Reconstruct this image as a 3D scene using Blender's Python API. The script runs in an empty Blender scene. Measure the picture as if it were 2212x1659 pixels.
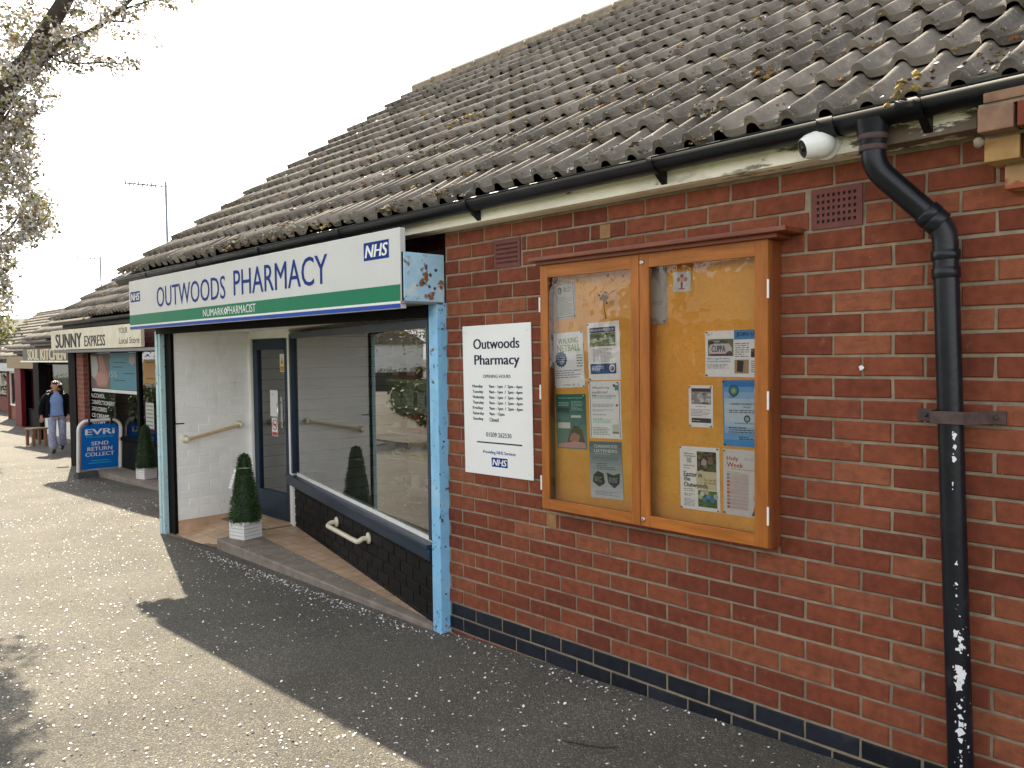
import bpy, bmesh, math, random
from mathutils import Vector, Matrix, noise
R = random.Random(7)
sc = bpy.context.scene
COL = sc.collection
rad = math.radians

# ------------------------------------------------------------------ camera
CX, CY, CZ = 3.6621, -3.1280, 1.5134
r_ = Vector((0.6854, 0.7280, -0.0115)); u_ = Vector((-0.0200, 0.0346, 0.9992)); w_ = Vector((-0.7279, 0.6847, -0.0382))
w_.normalize(); r_ = (r_ - w_ * r_.dot(w_)).normalized(); u_ = r_.cross(w_)
C0 = Vector((CX, CY, CZ))
FPX = 1781.2                                  # focal length in pixels of a 2212 px wide view
cam = bpy.data.cameras.new('camera'); camo = bpy.data.objects.new('camera', cam); COL.objects.link(camo)
cam.sensor_width = 36.0; cam.lens = 3246.7 / 4032 * 36
cam.clip_start = 0.05; cam.clip_end = 2000
mw = Matrix.Identity(4)
for i in range(3):
    mw[i][0] = r_[i]; mw[i][1] = u_[i]; mw[i][2] = -w_[i]; mw[i][3] = C0[i]
camo.matrix_world = mw
sc.camera = camo
def at(px, py, d):
    """the point seen at pixel (px, py) of a 2212 x 1659 view, d metres in front of the lens"""
    return C0 + (w_ + r_ * ((px - 1106) / FPX) - u_ * ((py - 829.5) / FPX)) * d
def px_of(P):
    d = Vector(P) - C0; z = d.dot(w_)
    if z < 0.1: return None
    return 1106 + FPX * d.dot(r_) / z, 829.5 - FPX * d.dot(u_) / z, z

# ------------------------------------------------------------------ light
SUN = Vector((-0.757, 0.224, 0.6135)).normalized()
world = bpy.data.worlds.new('World'); sc.world = world; world.use_nodes = True
wn = world.node_tree; wn.nodes.clear()
sky = wn.nodes.new('ShaderNodeTexSky'); sky.sky_type = 'NISHITA'; sky.sun_disc = False
sky.sun_elevation = math.asin(SUN.z); sky.sun_rotation = math.atan2(SUN.x, SUN.y) % (2 * math.pi)
sky.air_density = 1.2; sky.dust_density = 4.0; sky.ozone_density = 1.0
bg = wn.nodes.new('ShaderNodeBackground'); bg.inputs['Strength'].default_value = 0.105
out = wn.nodes.new('ShaderNodeOutputWorld')
hs = wn.nodes.new('ShaderNodeHueSaturation'); hs.inputs['Saturation'].default_value = 0.35      # thin milky cloud takes the blue out
wn.links.new(sky.outputs[0], hs.inputs['Color']); 
cl = wn.nodes.new('ShaderNodeTexNoise'); cl.inputs['Scale'].default_value = 1.6; cl.inputs['Detail'].default_value = 5.0
tcw = wn.nodes.new('ShaderNodeTexCoord'); wn.links.new(tcw.outputs['Generated'], cl.inputs['Vector'])
mr0 = wn.nodes.new('ShaderNodeMapRange'); mr0.inputs[1].default_value = 0.3; mr0.inputs[2].default_value = 0.7; mr0.inputs[3].default_value = 0.35; mr0.inputs[4].default_value = 0.75
wn.links.new(cl.outputs[0], mr0.inputs[0])
mxw = wn.nodes.new('ShaderNodeMix'); mxw.data_type = 'RGBA'; mxw.inputs[7].default_value = (5.5, 5.65, 5.85, 1)      # thin bright cloud over most of the sky
sxw = wn.nodes.new('ShaderNodeSeparateXYZ'); wn.links.new(tcw.outputs['Generated'], sxw.inputs[0])
gr = wn.nodes.new('ShaderNodeMapRange'); gr.inputs[1].default_value = 0.0; gr.inputs[2].default_value = 0.75; gr.inputs[3].default_value = 2.3; gr.inputs[4].default_value = 0.5
wn.links.new(sxw.outputs[2], gr.inputs[0])                     # haze: brighter towards the horizon
hz = wn.nodes.new('ShaderNodeMix'); hz.data_type = 'RGBA'; hz.blend_type = 'MULTIPLY'; hz.inputs[0].default_value = 1.0; hz.inputs[6].default_value = (5.5, 5.65, 5.85, 1)
wn.links.new(gr.outputs[0], hz.inputs[7]); wn.links.new(hz.outputs[2], mxw.inputs[7])
wn.links.new(mr0.outputs[0], mxw.inputs[0]); wn.links.new(hs.outputs[0], mxw.inputs[6]); wn.links.new(mxw.outputs[2], bg.inputs[0]); wn.links.new(bg.outputs[0], out.inputs[0])
sl = bpy.data.lights.new('sun', 'SUN'); sl.energy = 5.0; sl.angle = rad(0.53); sl.color = (1.0, 0.89, 0.69)
so = bpy.data.objects.new('sun', sl); COL.objects.link(so)
so.rotation_euler = SUN.to_track_quat('Z', 'Y').to_euler(); so.location = (-20, 5, 20)
sc.view_settings.view_transform = 'Standard'; sc.view_settings.look = 'None'
sc.view_settings.exposure = 1.52; sc.view_settings.gamma = 1.0
try:
    sc.cycles.max_bounces = 8; sc.cycles.transparent_max_bounces = 12
    sc.cycles.use_denoising = True
except Exception: pass

# ------------------------------------------------------------------ materials
def S(r, g, b):
    f = lambda c: (c / 255 / 12.92) if c / 255 <= 0.04045 else ((c / 255 + 0.055) / 1.055) ** 2.4
    return (f(r), f(g), f(b))
def mat(name, col, rough=0.6, var=0.15, scale=6.0, bump=0.0, bscale=60.0, metal=0.0, rnd=0.0, rcol=None, layers=(), spec=0.5, stretch=None, coat=0.0, transl=None):
    m = bpy.data.materials.new(name); m.use_nodes = True
    nt = m.node_tree; N = nt.nodes; L = nt.links
    b = N['Principled BSDF']
    b.inputs['Roughness'].default_value = rough; b.inputs['Metallic'].default_value = metal
    b.inputs['Specular IOR Level'].default_value = spec
    if coat: b.inputs['Coat Weight'].default_value = coat
    tc = N.new('ShaderNodeTexCoord'); src = tc.outputs['Object']
    def mapped(st):
        if not st: return src
        mp = N.new('ShaderNodeMapping'); mp.inputs['Scale'].default_value = st; L.new(src, mp.inputs[0]); return mp.outputs[0]
    def nz(sc_, det=4.0, st=None, ro=0.6):
        n = N.new('ShaderNodeTexNoise'); n.inputs['Scale'].default_value = sc_; n.inputs['Detail'].default_value = det
        n.inputs['Roughness'].default_value = ro; L.new(mapped(st), n.inputs['Vector']); return n.outputs['Fac']
    def mrange(x, a, c, d, e, clamp=True):
        k = N.new('ShaderNodeMapRange'); k.clamp = clamp
        for i, v in enumerate((a, c, d, e)): k.inputs[1 + i].default_value = v
        L.new(x, k.inputs[0]); return k.outputs[0]
    def mix(f, a, c, mode='MIX'):
        k = N.new('ShaderNodeMix'); k.data_type = 'RGBA'; k.blend_type = mode
        if hasattr(f, 'links'): L.new(f, k.inputs[0])
        else: k.inputs[0].default_value = f
        for i, v in ((6, a), (7, c)):
            if hasattr(v, 'links'): L.new(v, k.inputs[i])
            else: k.inputs[i].default_value = (*v, 1)
        return k.outputs[2]
    base = None
    v = mrange(nz(scale, 5.0, stretch), 0.25, 0.75, 1 - var, 1 + var)
    cur = mix(1.0, col, v, 'MULTIPLY')
    if rnd or rcol:
        a = N.new('ShaderNodeAttribute'); a.attribute_name = 'rnd'
        if rcol:
            ramp = N.new('ShaderNodeValToRGB'); el = ramp.color_ramp.elements
            while len(el) < len(rcol): el.new(0.5)
            for i, (p, c) in enumerate(rcol): el[i].position = p; el[i].color = (*c, 1)
            L.new(a.outputs['Fac'], ramp.inputs[0]); cur = mix(1.0, ramp.outputs[0], v, 'MULTIPLY')
        if rnd:
            q = mrange(a.outputs['Fac'], 0, 1, 1 - rnd, 1 + rnd); cur = mix(1.0, cur, q, 'MULTIPLY')
    ro = None
    bumps = []
    for ly in layers:
        c2, sc_, lo, hi = ly[:4]; opt = ly[4] if len(ly) > 4 else {}
        f = mrange(nz(sc_, opt.get('det', 6.0), opt.get('st'), opt.get('ro', 0.65)), lo, hi, 0, opt.get('max', 1.0))
        if 'axis' in opt:
            sx = N.new('ShaderNodeSeparateXYZ'); L.new(src, sx.inputs[0])
            ax, lo2, hi2 = opt['axis']
            g = mrange(sx.outputs[ax], lo2, hi2, 0, 1)
            mm = N.new('ShaderNodeMath'); mm.operation = 'MULTIPLY'; L.new(f, mm.inputs[0]); L.new(g, mm.inputs[1]); f = mm.outputs[0]
        cur = mix(f, cur, c2)
        if 'rough' in opt:
            k = N.new('ShaderNodeMix'); k.data_type = 'FLOAT'; L.new(f, k.inputs[0])
            if ro: L.new(ro, k.inputs[2])
            else: k.inputs[2].default_value = rough
            k.inputs[3].default_value = opt['rough']; ro = k.outputs[0]
        if opt.get('bump'): bumps.append((f, opt['bump']))
    L.new(cur, b.inputs['Base Color'])
    if ro: L.new(ro, b.inputs['Roughness'])
    prev = None
    def addbump(h, d, strength):
        nonlocal prev
        k = N.new('ShaderNodeBump'); k.inputs['Strength'].default_value = strength; k.inputs['Distance'].default_value = d
        L.new(h, k.inputs['Height'])
        if prev: L.new(prev, k.inputs['Normal'])
        prev = k.outputs[0]
    if bump: addbump(nz(bscale, 6.0, stretch), bump, 0.7)
    for f, d in bumps: addbump(f, d, 0.8)
    if prev: L.new(prev, b.inputs['Normal'])
    if transl:
        t = N.new('ShaderNodeBsdfTranslucent'); L.new(cur, t.inputs[0]); ms = N.new('ShaderNodeMixShader'); ms.inputs[0].default_value = transl
        L.new(b.outputs[0], ms.inputs[1]); L.new(t.outputs[0], ms.inputs[2]); L.new(ms.outputs[0], N['Material Output'].inputs[0])
    return m
def glass(name, tint=(0.93, 0.96, 0.95), rough=0.0, ior=1.5, bump=0.0, bscale=6.0, boost=1.0):
    m = bpy.data.materials.new(name); m.use_nodes = True; nt = m.node_tree; N = nt.nodes; L = nt.links
    N.remove(N['Principled BSDF'])
    t = N.new('ShaderNodeBsdfTransparent'); t.inputs[0].default_value = (*tint, 1)
    g = N.new('ShaderNodeBsdfGlossy'); g.inputs['Roughness'].default_value = rough
    fr = N.new('ShaderNodeFresnel'); fr.inputs[0].default_value = ior
    ms = N.new('ShaderNodeMixShader')
    if bump:
        tc = N.new('ShaderNodeTexCoord'); n = N.new('ShaderNodeTexNoise'); n.inputs['Scale'].default_value = bscale; n.inputs['Detail'].default_value = 2
        L.new(tc.outputs['Object'], n.inputs['Vector']); k = N.new('ShaderNodeBump'); k.inputs['Distance'].default_value = bump; k.inputs['Strength'].default_value = 0.6
        L.new(n.outputs[0], k.inputs['Height']); L.new(k.outputs[0], g.inputs['Normal'])
    mu = N.new('ShaderNodeMath'); mu.operation = 'MULTIPLY'; mu.use_clamp = True; mu.inputs[1].default_value = boost; L.new(fr.outputs[0], mu.inputs[0])
    L.new(mu.outputs[0], ms.inputs[0]); L.new(t.outputs[0], ms.inputs[1]); L.new(g.outputs[0], ms.inputs[2])
    L.new(ms.outputs[0], N['Material Output'].inputs[0])
    return m
_pm = {}
def pm(col, rough=0.7):
    """plain print / paint colour, with only a faint mottling"""
    k = (tuple(round(c, 3) for c in col), rough)
    if k not in _pm: _pm[k] = mat('print_%d' % len(_pm), col, rough, var=0.06, scale=30)
    return _pm[k]

M = {}
M['brick'] = mat('red_brick', (0.3, 0.09, 0.05), 0.85, var=0.3, scale=22, bump=0.003, bscale=140,
    spec=.25, rcol=[(0, (0.150, 0.039, 0.021)), (0.4, (0.200, 0.053, 0.027)), (0.8, (0.232, 0.068, 0.034)), (1, (0.270, 0.092, 0.045))],
    layers=[((0.13, 0.038, 0.024), 30.0, 0.52, 0.72, {'max': 0.6, 'st': (0.35, 1, 1.6)}), ((0.38, 0.20, 0.12), 10.0, 0.62, 0.76, {'max': 0.6}), ((0.105, 0.038, 0.026), 5.0, 0.56, 0.75, {'max': 0.6}), ((0.52, 0.38, 0.27), 45.0, 0.67, 0.74, {'max': 0.6})])
M['bluebrick'] = mat('blue_brick', (0.014, 0.017, 0.024), 0.6, spec=.2, var=0.4, scale=14, bump=0.002, bscale=120, rnd=0.35,
    layers=[((0.09, 0.055, 0.05), 7.0, 0.6, 0.78, {'max': 0.7})])
M['mortar'] = mat('mortar', (0.285, 0.228, 0.160), 0.95, var=0.3, scale=18, bump=0.004, bscale=160, layers=[((0.13, 0.1, 0.07), 3.0, 0.46, 0.7, {'max': 0.75}), ((0.38, 0.30, 0.21), 9.0, 0.62, 0.72, {'max': 0.6})])
M['whitebrick'] = mat('white_painted_brick', (0.94, 0.935, 0.90), 0.5, var=0.06, scale=5, bump=0.003, bscale=60, rnd=0.03, layers=[((0.55, 0.53, 0.48), 5.0, 0.56, 0.72, {'max': 0.4, 'st': (1, 1, 0.3)}), ((0.35, 0.32, 0.27), 14.0, 0.62, 0.70, {'max': 0.5, 'axis': (2, .5, -.1)})])
M['blackbrick'] = mat('black_painted_brick', (0.009, 0.008, 0.008), 0.6, spec=.12, var=0.35, scale=14, bump=0.002, bscale=90, rnd=0.3)
M['blackwood'] = mat('black_paint', (0.006, 0.0055, 0.0055), 0.7, spec=.08, var=0.4, scale=10, layers=[((0.10, 0.045, 0.03), 14, 0.66, 0.75, {})])
M['cream'] = mat('cream_peeling_paint', (0.90, 0.85, 0.70), 0.65, var=0.2, scale=7, bump=0.004, bscale=45, stretch=(0.4, 1, 1),
    layers=[((0.30, 0.24, 0.16), 5.0, 0.55, 0.75, {'max': 0.6, 'st': (0.7, 1, 1)}), ((0.09, 0.065, 0.045), 8.0, 0.655, 0.685, {'bump': -0.004, 'st': (0.45, 1, 1.6)}),
            ((0.15, 0.11, 0.075), 7.0, 0.52, 0.57, {'axis': (0, 2.35, 3.0), 'bump': -0.006, 'st': (0.6, 1, 2.2)})])
M['gutter'] = mat('black_plastic', (0.006, 0.007, 0.009), 0.42, spec=.25, var=0.35, scale=9, layers=[((0.02, 0.02, 0.02), 6, 0.55, 0.8, {'rough': 0.7})])
M['pipe'] = mat('black_painted_pipe', (0.007, 0.009, 0.014), 0.3, spec=.35, var=0.35, scale=9, bump=0.0015, bscale=40,
    layers=[((0.05, 0.052, 0.055), 7, 0.6, 0.8, {'rough': 0.65, 'max': 0.7})])
M['whitepaint'] = mat('white_gloss_paint', (0.86, 0.85, 0.82), 0.4, var=0.06, scale=8, layers=[((0.5, 0.47, 0.42), 9, 0.66, 0.8, {'max': 0.5})])
M['flake'] = mat('white_paint_splash', (0.78, 0.78, 0.8), 0.5, var=0.1, scale=40)
M['rust'] = mat('rusty_brown_iron', (0.075, 0.045, 0.042), 0.7, var=0.4, scale=30, bump=0.002, bscale=90)
M['lightblue'] = mat('pale_blue_paint', (0.24, 0.54, 0.82), 0.42, var=0.12, scale=9, bump=0.0015, bscale=70,
    layers=[((0.62, 0.75, 0.78), 6.0, 0.55, 0.7, {'max': 0.35}), ((0.06, 0.08, 0.08), 22.0, 0.615, 0.64, {'bump': -0.002}), ((0.20, 0.09, 0.04), 9.0, 0.655, 0.69, {'rough': .9}), ((0.05, 0.06, 0.06), 60.0, 0.635, 0.66, {'st': (1, 1, 0.5), 'bump': -0.002})])
M['paleblue2'] = mat('faded_blue_paint', (0.42, 0.60, 0.64), 0.5, var=0.12, scale=9, layers=[((0.10, 0.10, 0.1), 22.0, 0.62, 0.65, {}), ((0.18, 0.07, 0.03), 12, 0.68, 0.74, {})])
M['rustybox'] = mat('rusty_shutter_box', (0.40, 0.66, 0.85), 0.5, var=0.12, scale=6, bump=0.0015, bscale=60,
    layers=[((0.70, 0.74, 0.74), 5, 0.52, 0.66, {'max': 0.7}), ((0.24, 0.095, 0.04), 11, 0.57, 0.62, {'bump': 0.002, 'rough': 0.9}), ((0.10, 0.035, 0.018), 13, 0.63, 0.68, {'rough': 0.9}), ((0.16, 0.06, 0.025), 12, 0.40, 0.46, {'axis': (2, 1.90, 1.83), 'rough': .9})])
M['navy'] = mat('navy_gloss_paint', (0.006, 0.022, 0.048), 0.35, spec=.3, var=0.25, scale=6, bump=0.001, bscale=25, layers=[((0.03, 0.075, 0.12), 5, 0.6, 0.8, {'max': 0.3})])
M['creamrail'] = mat('cream_plastic_rail', (0.72, 0.66, 0.50), 0.35, var=0.06)
M['woodrail'] = mat('yellowed_rail', (0.60, 0.44, 0.24), 0.4, var=0.15, scale=12)
M['tile'] = mat('quarry_tile', (0.60, 0.41, 0.27), 0.45, var=0.3, scale=5, layers=[((0.34, 0.21, 0.13), 3.5, 0.5, 0.75, {'max': 0.7}), ((0.45, 0.34, 0.24), 12, 0.62, 0.8, {'max': 0.4})])
M['grout'] = mat('tile_grout', (0.20, 0.15, 0.10), 0.9, var=0.2)
M['concrete'] = mat('step_concrete', (0.24, 0.20, 0.165), 0.85, var=0.3, scale=9, bump=0.002, bscale=90, layers=[((0.12, 0.10, 0.08), 5, 0.5, 0.75, {'max': 0.7})])
M['plate'] = mat('sign_white_enamel', (0.60, 0.60, 0.585), 0.42, var=0.05, scale=3, layers=[((0.52, 0.51, 0.47), 40, 0.62, 0.75, {'max': 0.35}), ((0.5, 0.48, 0.43), 3, 0.55, 0.8, {'max': 0.3, 'st': (1, 1, 0.25)})])
M['grey'] = mat('grey_plastic', (0.18, 0.18, 0.18), 0.55, var=0.15)
M['steel'] = mat('brushed_steel', (0.62, 0.62, 0.6), 0.3, var=0.1, metal=1.0)
M['oak'] = mat('varnished_orange_wood', (0.36, 0.118, 0.021), 0.42, spec=.3, var=0.35, scale=3.0, stretch=(9, 9, 1.2), bump=0.001, bscale=9, layers=[((0.22, 0.06, 0.014), 5, 0.55, 0.8, {'st': (12, 12, 0.8), 'max': 0.6})])
M['oakh'] = mat('varnished_orange_rail', (0.39, 0.130, 0.023), 0.42, spec=.3, var=0.35, scale=3.0, stretch=(1.2, 9, 11), bump=0.001, bscale=9, layers=[((0.22, 0.06, 0.014), 5, 0.55, 0.8, {'st': (0.8, 12, 14), 'max': 0.6})])
M['maho'] = mat('dark_red_wood', (0.19, 0.05, 0.022), 0.4, var=0.35, scale=3.0, stretch=(1.2, 8, 8), bump=0.001, bscale=9)
M['mahov'] = mat('brown_wood_side', (0.20, 0.058, 0.018), 0.42, var=0.35, scale=3.0, stretch=(9, 9, 1.0), bump=0.001, bscale=9)
M['cork'] = mat('cork_board', (0.84, 0.40, 0.075), 0.9, var=0.2, scale=3, bump=0.001, bscale=200, layers=[((0.70, 0.32, 0.055), 60, 0.5, 0.7, {'max': 0.6})])
M['glass'] = glass('window_glass', boost=2.2)        # both faces of the pane mirror
M['acrylic'] = glass('noticeboard_acrylic', (0.99, 0.99, 0.98), 0.012, 1.49, bump=0.007, bscale=6, boost=1.4)
M['darkglass'] = glass('shop_glass', (0.8, 0.82, 0.8), 0.0, 1.5, boost=1.4)
M['rooftile'] = mat('concrete_roof_tile', (0.172, 0.150, 0.127), 0.85, var=0.32, scale=9, bump=0.0025, bscale=170, rnd=0.32,
    layers=[((0.40, 0.38, 0.34), 60, 0.60, 0.67, {'max': 0.7}), ((0.07, 0.058, 0.046), 6, 0.52, 0.72, {'max': 0.75}), ((0.30, 0.21, 0.07), 11, 0.67, 0.74, {'max': 0.7})])
M['ridge'] = mat('ridge_tile', (0.17, 0.155, 0.13), 0.9, var=0.3, scale=12, bump=0.006, bscale=60, layers=[((0.36, 0.30, 0.16), 16, 0.58, 0.7, {'max': 0.6})])
M['moss'] = mat('roof_moss', (0.2, 0.15, 0.08), 0.95, var=0.35, scale=60, bump=0.006, bscale=150,
    rcol=[(0, (0.22, 0.21, 0.18)), (0.20, (0.36, 0.34, 0.30)), (0.26, (0.045, 0.034, 0.024)), (0.64, (0.12, 0.08, 0.045)), (0.74, (0.20, 0.14, 0.05)), (0.92, (0.36, 0.27, 0.08)), (1, (0.24, 0.10, 0.045))])
M['slat'] = mat('white_slatwall', (0.72, 0.72, 0.69), 0.5, var=0.05)
M['dark'] = mat('dark_interior', (0.05, 0.048, 0.045), 0.8, var=0.2)
M['black'] = mat('near_black', (0.01, 0.01, 0.01), 0.6, var=0.2)
M['inwall'] = mat('dim_interior_wall', (0.30, 0.28, 0.25), 0.8, var=0.15)
M['leafgreen'] = mat('topiary_green', (0.03, 0.075, 0.02), 0.6, var=0.4, scale=25, rcol=[(0, (0.012, 0.035, 0.010)), (0.5, (0.035, 0.085, 0.022)), (1, (0.10, 0.17, 0.045))], transl=0.15)
M['potwhite'] = mat('white_planter', (0.74, 0.74, 0.72), 0.55, var=0.08, scale=12, layers=[((0.5, 0.48, 0.44), 8, 0.62, 0.8, {'max': 0.4})])
M['blossom'] = mat('blossom_petals', (0.62, 0.54, 0.52), 0.7, var=0.1, rcol=[(0, (0.26, 0.24, 0.23)), (0.5, (0.40, 0.38, 0.355)), (0.85, (0.54, 0.51, 0.46)), (1, (0.68, 0.64, 0.55))], transl=0.3)
M['bronze'] = mat('young_bronze_leaf', (0.16, 0.10, 0.06), 0.6, var=0.2, rcol=[(0, (0.09, 0.06, 0.045)), (0.6, (0.17, 0.10, 0.05)), (1, (0.20, 0.17, 0.05))], transl=0.35)
M['limeleaf'] = mat('spring_leaf', (0.2, 0.22, 0.04), 0.6, var=0.2, rcol=[(0, (0.10, 0.13, 0.03)), (0.5, (0.25, 0.25, 0.05)), (1, (0.42, 0.36, 0.12))], transl=0.35)
M['hedgeleaf'] = mat('hedge_leaf', (0.05, 0.08, 0.025), 0.6, var=0.2, rcol=[(0, (0.025, 0.045, 0.015)), (0.6, (0.05, 0.09, 0.025)), (1, (0.09, 0.12, 0.035))], transl=0.25)
M['bark'] = mat('bark', (0.040, 0.031, 0.024), 0.9, var=0.4, scale=12, bump=0.02, bscale=30, layers=[((0.09, 0.09, 0.035), 7, 0.52, 0.7, {'max': 0.6})])
M['petal'] = mat('fallen_petals', (0.85, 0.83, 0.83), 0.6, var=0.06, rnd=0.08)
M['antenna'] = mat('aerial_metal', (0.22, 0.25, 0.28), 0.45, var=0.1, metal=0.6)

# asphalt: fine pale and dark chippings
def asphalt():
    m = bpy.data.materials.new('tarmac'); m.use_nodes = True; N = m.node_tree.nodes; L = m.node_tree.links; b = N['Principled BSDF']
    tc = N.new('ShaderNodeTexCoord')
    def vor(sc_):
        v = N.new('ShaderNodeTexVoronoi'); v.inputs['Scale'].default_value = sc_; L.new(tc.outputs['Object'], v.inputs['Vector']); return v
    def noi(sc_, d=5):
        n = N.new('ShaderNodeTexNoise'); n.inputs['Scale'].default_value = sc_; n.inputs['Detail'].default_value = d; L.new(tc.outputs['Object'], n.inputs['Vector']); return n.outputs[0]
    v = vor(150.0); sp = N.new('ShaderNodeSeparateColor'); L.new(v.outputs['Color'], sp.inputs[0])
    r = N.new('ShaderNodeValToRGB'); e = r.color_ramp.elements
    e[0].position = 0.0; e[0].color = (0.075, 0.071, 0.064, 1); e[1].position = 1.0; e[1].color = (0.28, 0.255, 0.205, 1)
    for p, c in ((0.35, (0.096, 0.089, 0.077)), (0.7, (0.128, 0.118, 0.099)), (0.9, (0.175, 0.160, 0.130))):
        k = e.new(p); k.color = (*c, 1)
    L.new(sp.outputs[0], r.inputs[0])
    def mx(f, a, c, mode, val=None):
        k = N.new('ShaderNodeMix'); k.data_type = 'RGBA'; k.blend_type = mode
        if hasattr(f, 'links'): L.new(f, k.inputs[0])
        else: k.inputs[0].default_value = f
        L.new(a, k.inputs[6])
        if hasattr(c, 'links'): L.new(c, k.inputs[7])
        else: k.inputs[7].default_value = (*c, 1)
        return k.outputs[2]
    def mr(x, a, c, d, e_):
        k = N.new('ShaderNodeMapRange')
        for i, q in enumerate((a, c, d, e_)): k.inputs[1 + i].default_value = q
        L.new(x, k.inputs[0]); return k.outputs[0]
    c = mx(1.0, r.outputs[0], mr(noi(1.1), 0.3, 0.7, 0.76, 1.2), 'MULTIPLY')
    c = mx(mr(noi(0.7, 7), 0.55, 0.72, 0, 0.45), c, (0.085, 0.080, 0.062), 'MIX')
    c = mx(mr(noi(6.0, 6), 0.62, 0.8, 0, 0.5), c, (0.075, 0.07, 0.062), 'MIX')
    L.new(c, b.inputs['Base Color']); b.inputs['Roughness'].default_value = 0.88
    b.inputs['Specular IOR Level'].default_value = 0.3
    k = N.new('ShaderNodeBump'); k.inputs['Distance'].default_value = 0.006; k.inputs['Strength'].default_value = 0.9
    L.new(v.outputs['Distance'], k.inputs['Height']); k.invert = True
    L.new(k.outputs[0], b.inputs['Normal'])
    return m
M['tarmac'] = asphalt()
M['lawn'] = mat('lawn', (0.06, 0.11, 0.02), 0.9, var=0.4, scale=8, bump=0.03, bscale=40, layers=[((0.12, 0.14, 0.03), 2, 0.5, 0.7, {'max': 0.6})])
def brickwall(name, c1, c2, mort):
    m = bpy.data.materials.new(name); m.use_nodes = True; N = m.node_tree.nodes; L = m.node_tree.links; b = N['Principled BSDF']
    tc = N.new('ShaderNodeTexCoord'); sx = N.new('ShaderNodeSeparateXYZ'); L.new(tc.outputs['Object'], sx.inputs[0])
    ad = N.new('ShaderNodeMath'); ad.operation = 'ADD'; L.new(sx.outputs[0], ad.inputs[0]); L.new(sx.outputs[1], ad.inputs[1])
    cb = N.new('ShaderNodeCombineXYZ'); L.new(ad.outputs[0], cb.inputs[0]); L.new(sx.outputs[2], cb.inputs[1])
    t = N.new('ShaderNodeTexBrick'); L.new(cb.outputs[0], t.inputs[0])
    t.inputs['Color1'].default_value = (*c1, 1); t.inputs['Color2'].default_value = (*c2, 1); t.inputs['Mortar'].default_value = (*mort, 1)
    t.inputs['Scale'].default_value = 1.0; t.inputs['Mortar Size'].default_value = 0.006; t.inputs['Brick Width'].default_value = 0.2286; t.inputs['Row Height'].default_value = 0.0825
    n = N.new('ShaderNodeTexNoise'); n.inputs['Scale'].default_value = 12; L.new(tc.outputs['Object'], n.inputs['Vector'])
    k = N.new('ShaderNodeMix'); k.data_type = 'RGBA'; k.blend_type = 'MULTIPLY'; k.inputs[0].default_value = 0.5
    L.new(t.outputs[0], k.inputs[6]); L.new(n.outputs[1], k.inputs[7]); L.new(k.outputs[2], b.inputs['Base Color'])
    b.inputs['Roughness'].default_value = 0.85
    bp = N.new('ShaderNodeBump'); bp.inputs['Distance'].default_value = 0.006; bp.invert = True; L.new(t.outputs['Fac'], bp.inputs['Height']); L.new(bp.outputs[0], b.inputs['Normal'])
    return m
M['farbrick'] = brickwall('terrace_brick', (0.30, 0.085, 0.05), (0.22, 0.06, 0.04), (0.28, 0.22, 0.17))

# ------------------------------------------------------------------ mesh builder
_txt = {}
def text_geo(s, bold=0.0, shear=0.0):
    k = (s, bold, shear)
    if k in _txt: return _txt[k]
    cu = bpy.data.curves.new('t', 'FONT'); cu.body = s; cu.size = 1.0; cu.offset = bold; cu.shear = shear; cu.resolution_u = 3
    o = bpy.data.objects.new('t', cu); COL.objects.link(o)
    dg = bpy.context.evaluated_depsgraph_get(); me = bpy.data.meshes.new_from_object(o.evaluated_get(dg))
    V = [(v.co.x, v.co.y) for v in me.vertices]; F = [tuple(p.vertices) for p in me.polygons]
    bpy.data.objects.remove(o); bpy.data.curves.remove(cu); bpy.data.meshes.remove(me)
    if V:
        x0 = min(v[0] for v in V); x1 = max(v[0] for v in V); y0 = min(v[1] for v in V); y1 = max(v[1] for v in V)
    else: x0 = x1 = y0 = y1 = 0
    _txt[k] = (V, F, x0, x1, y0, y1); return _txt[k]
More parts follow.
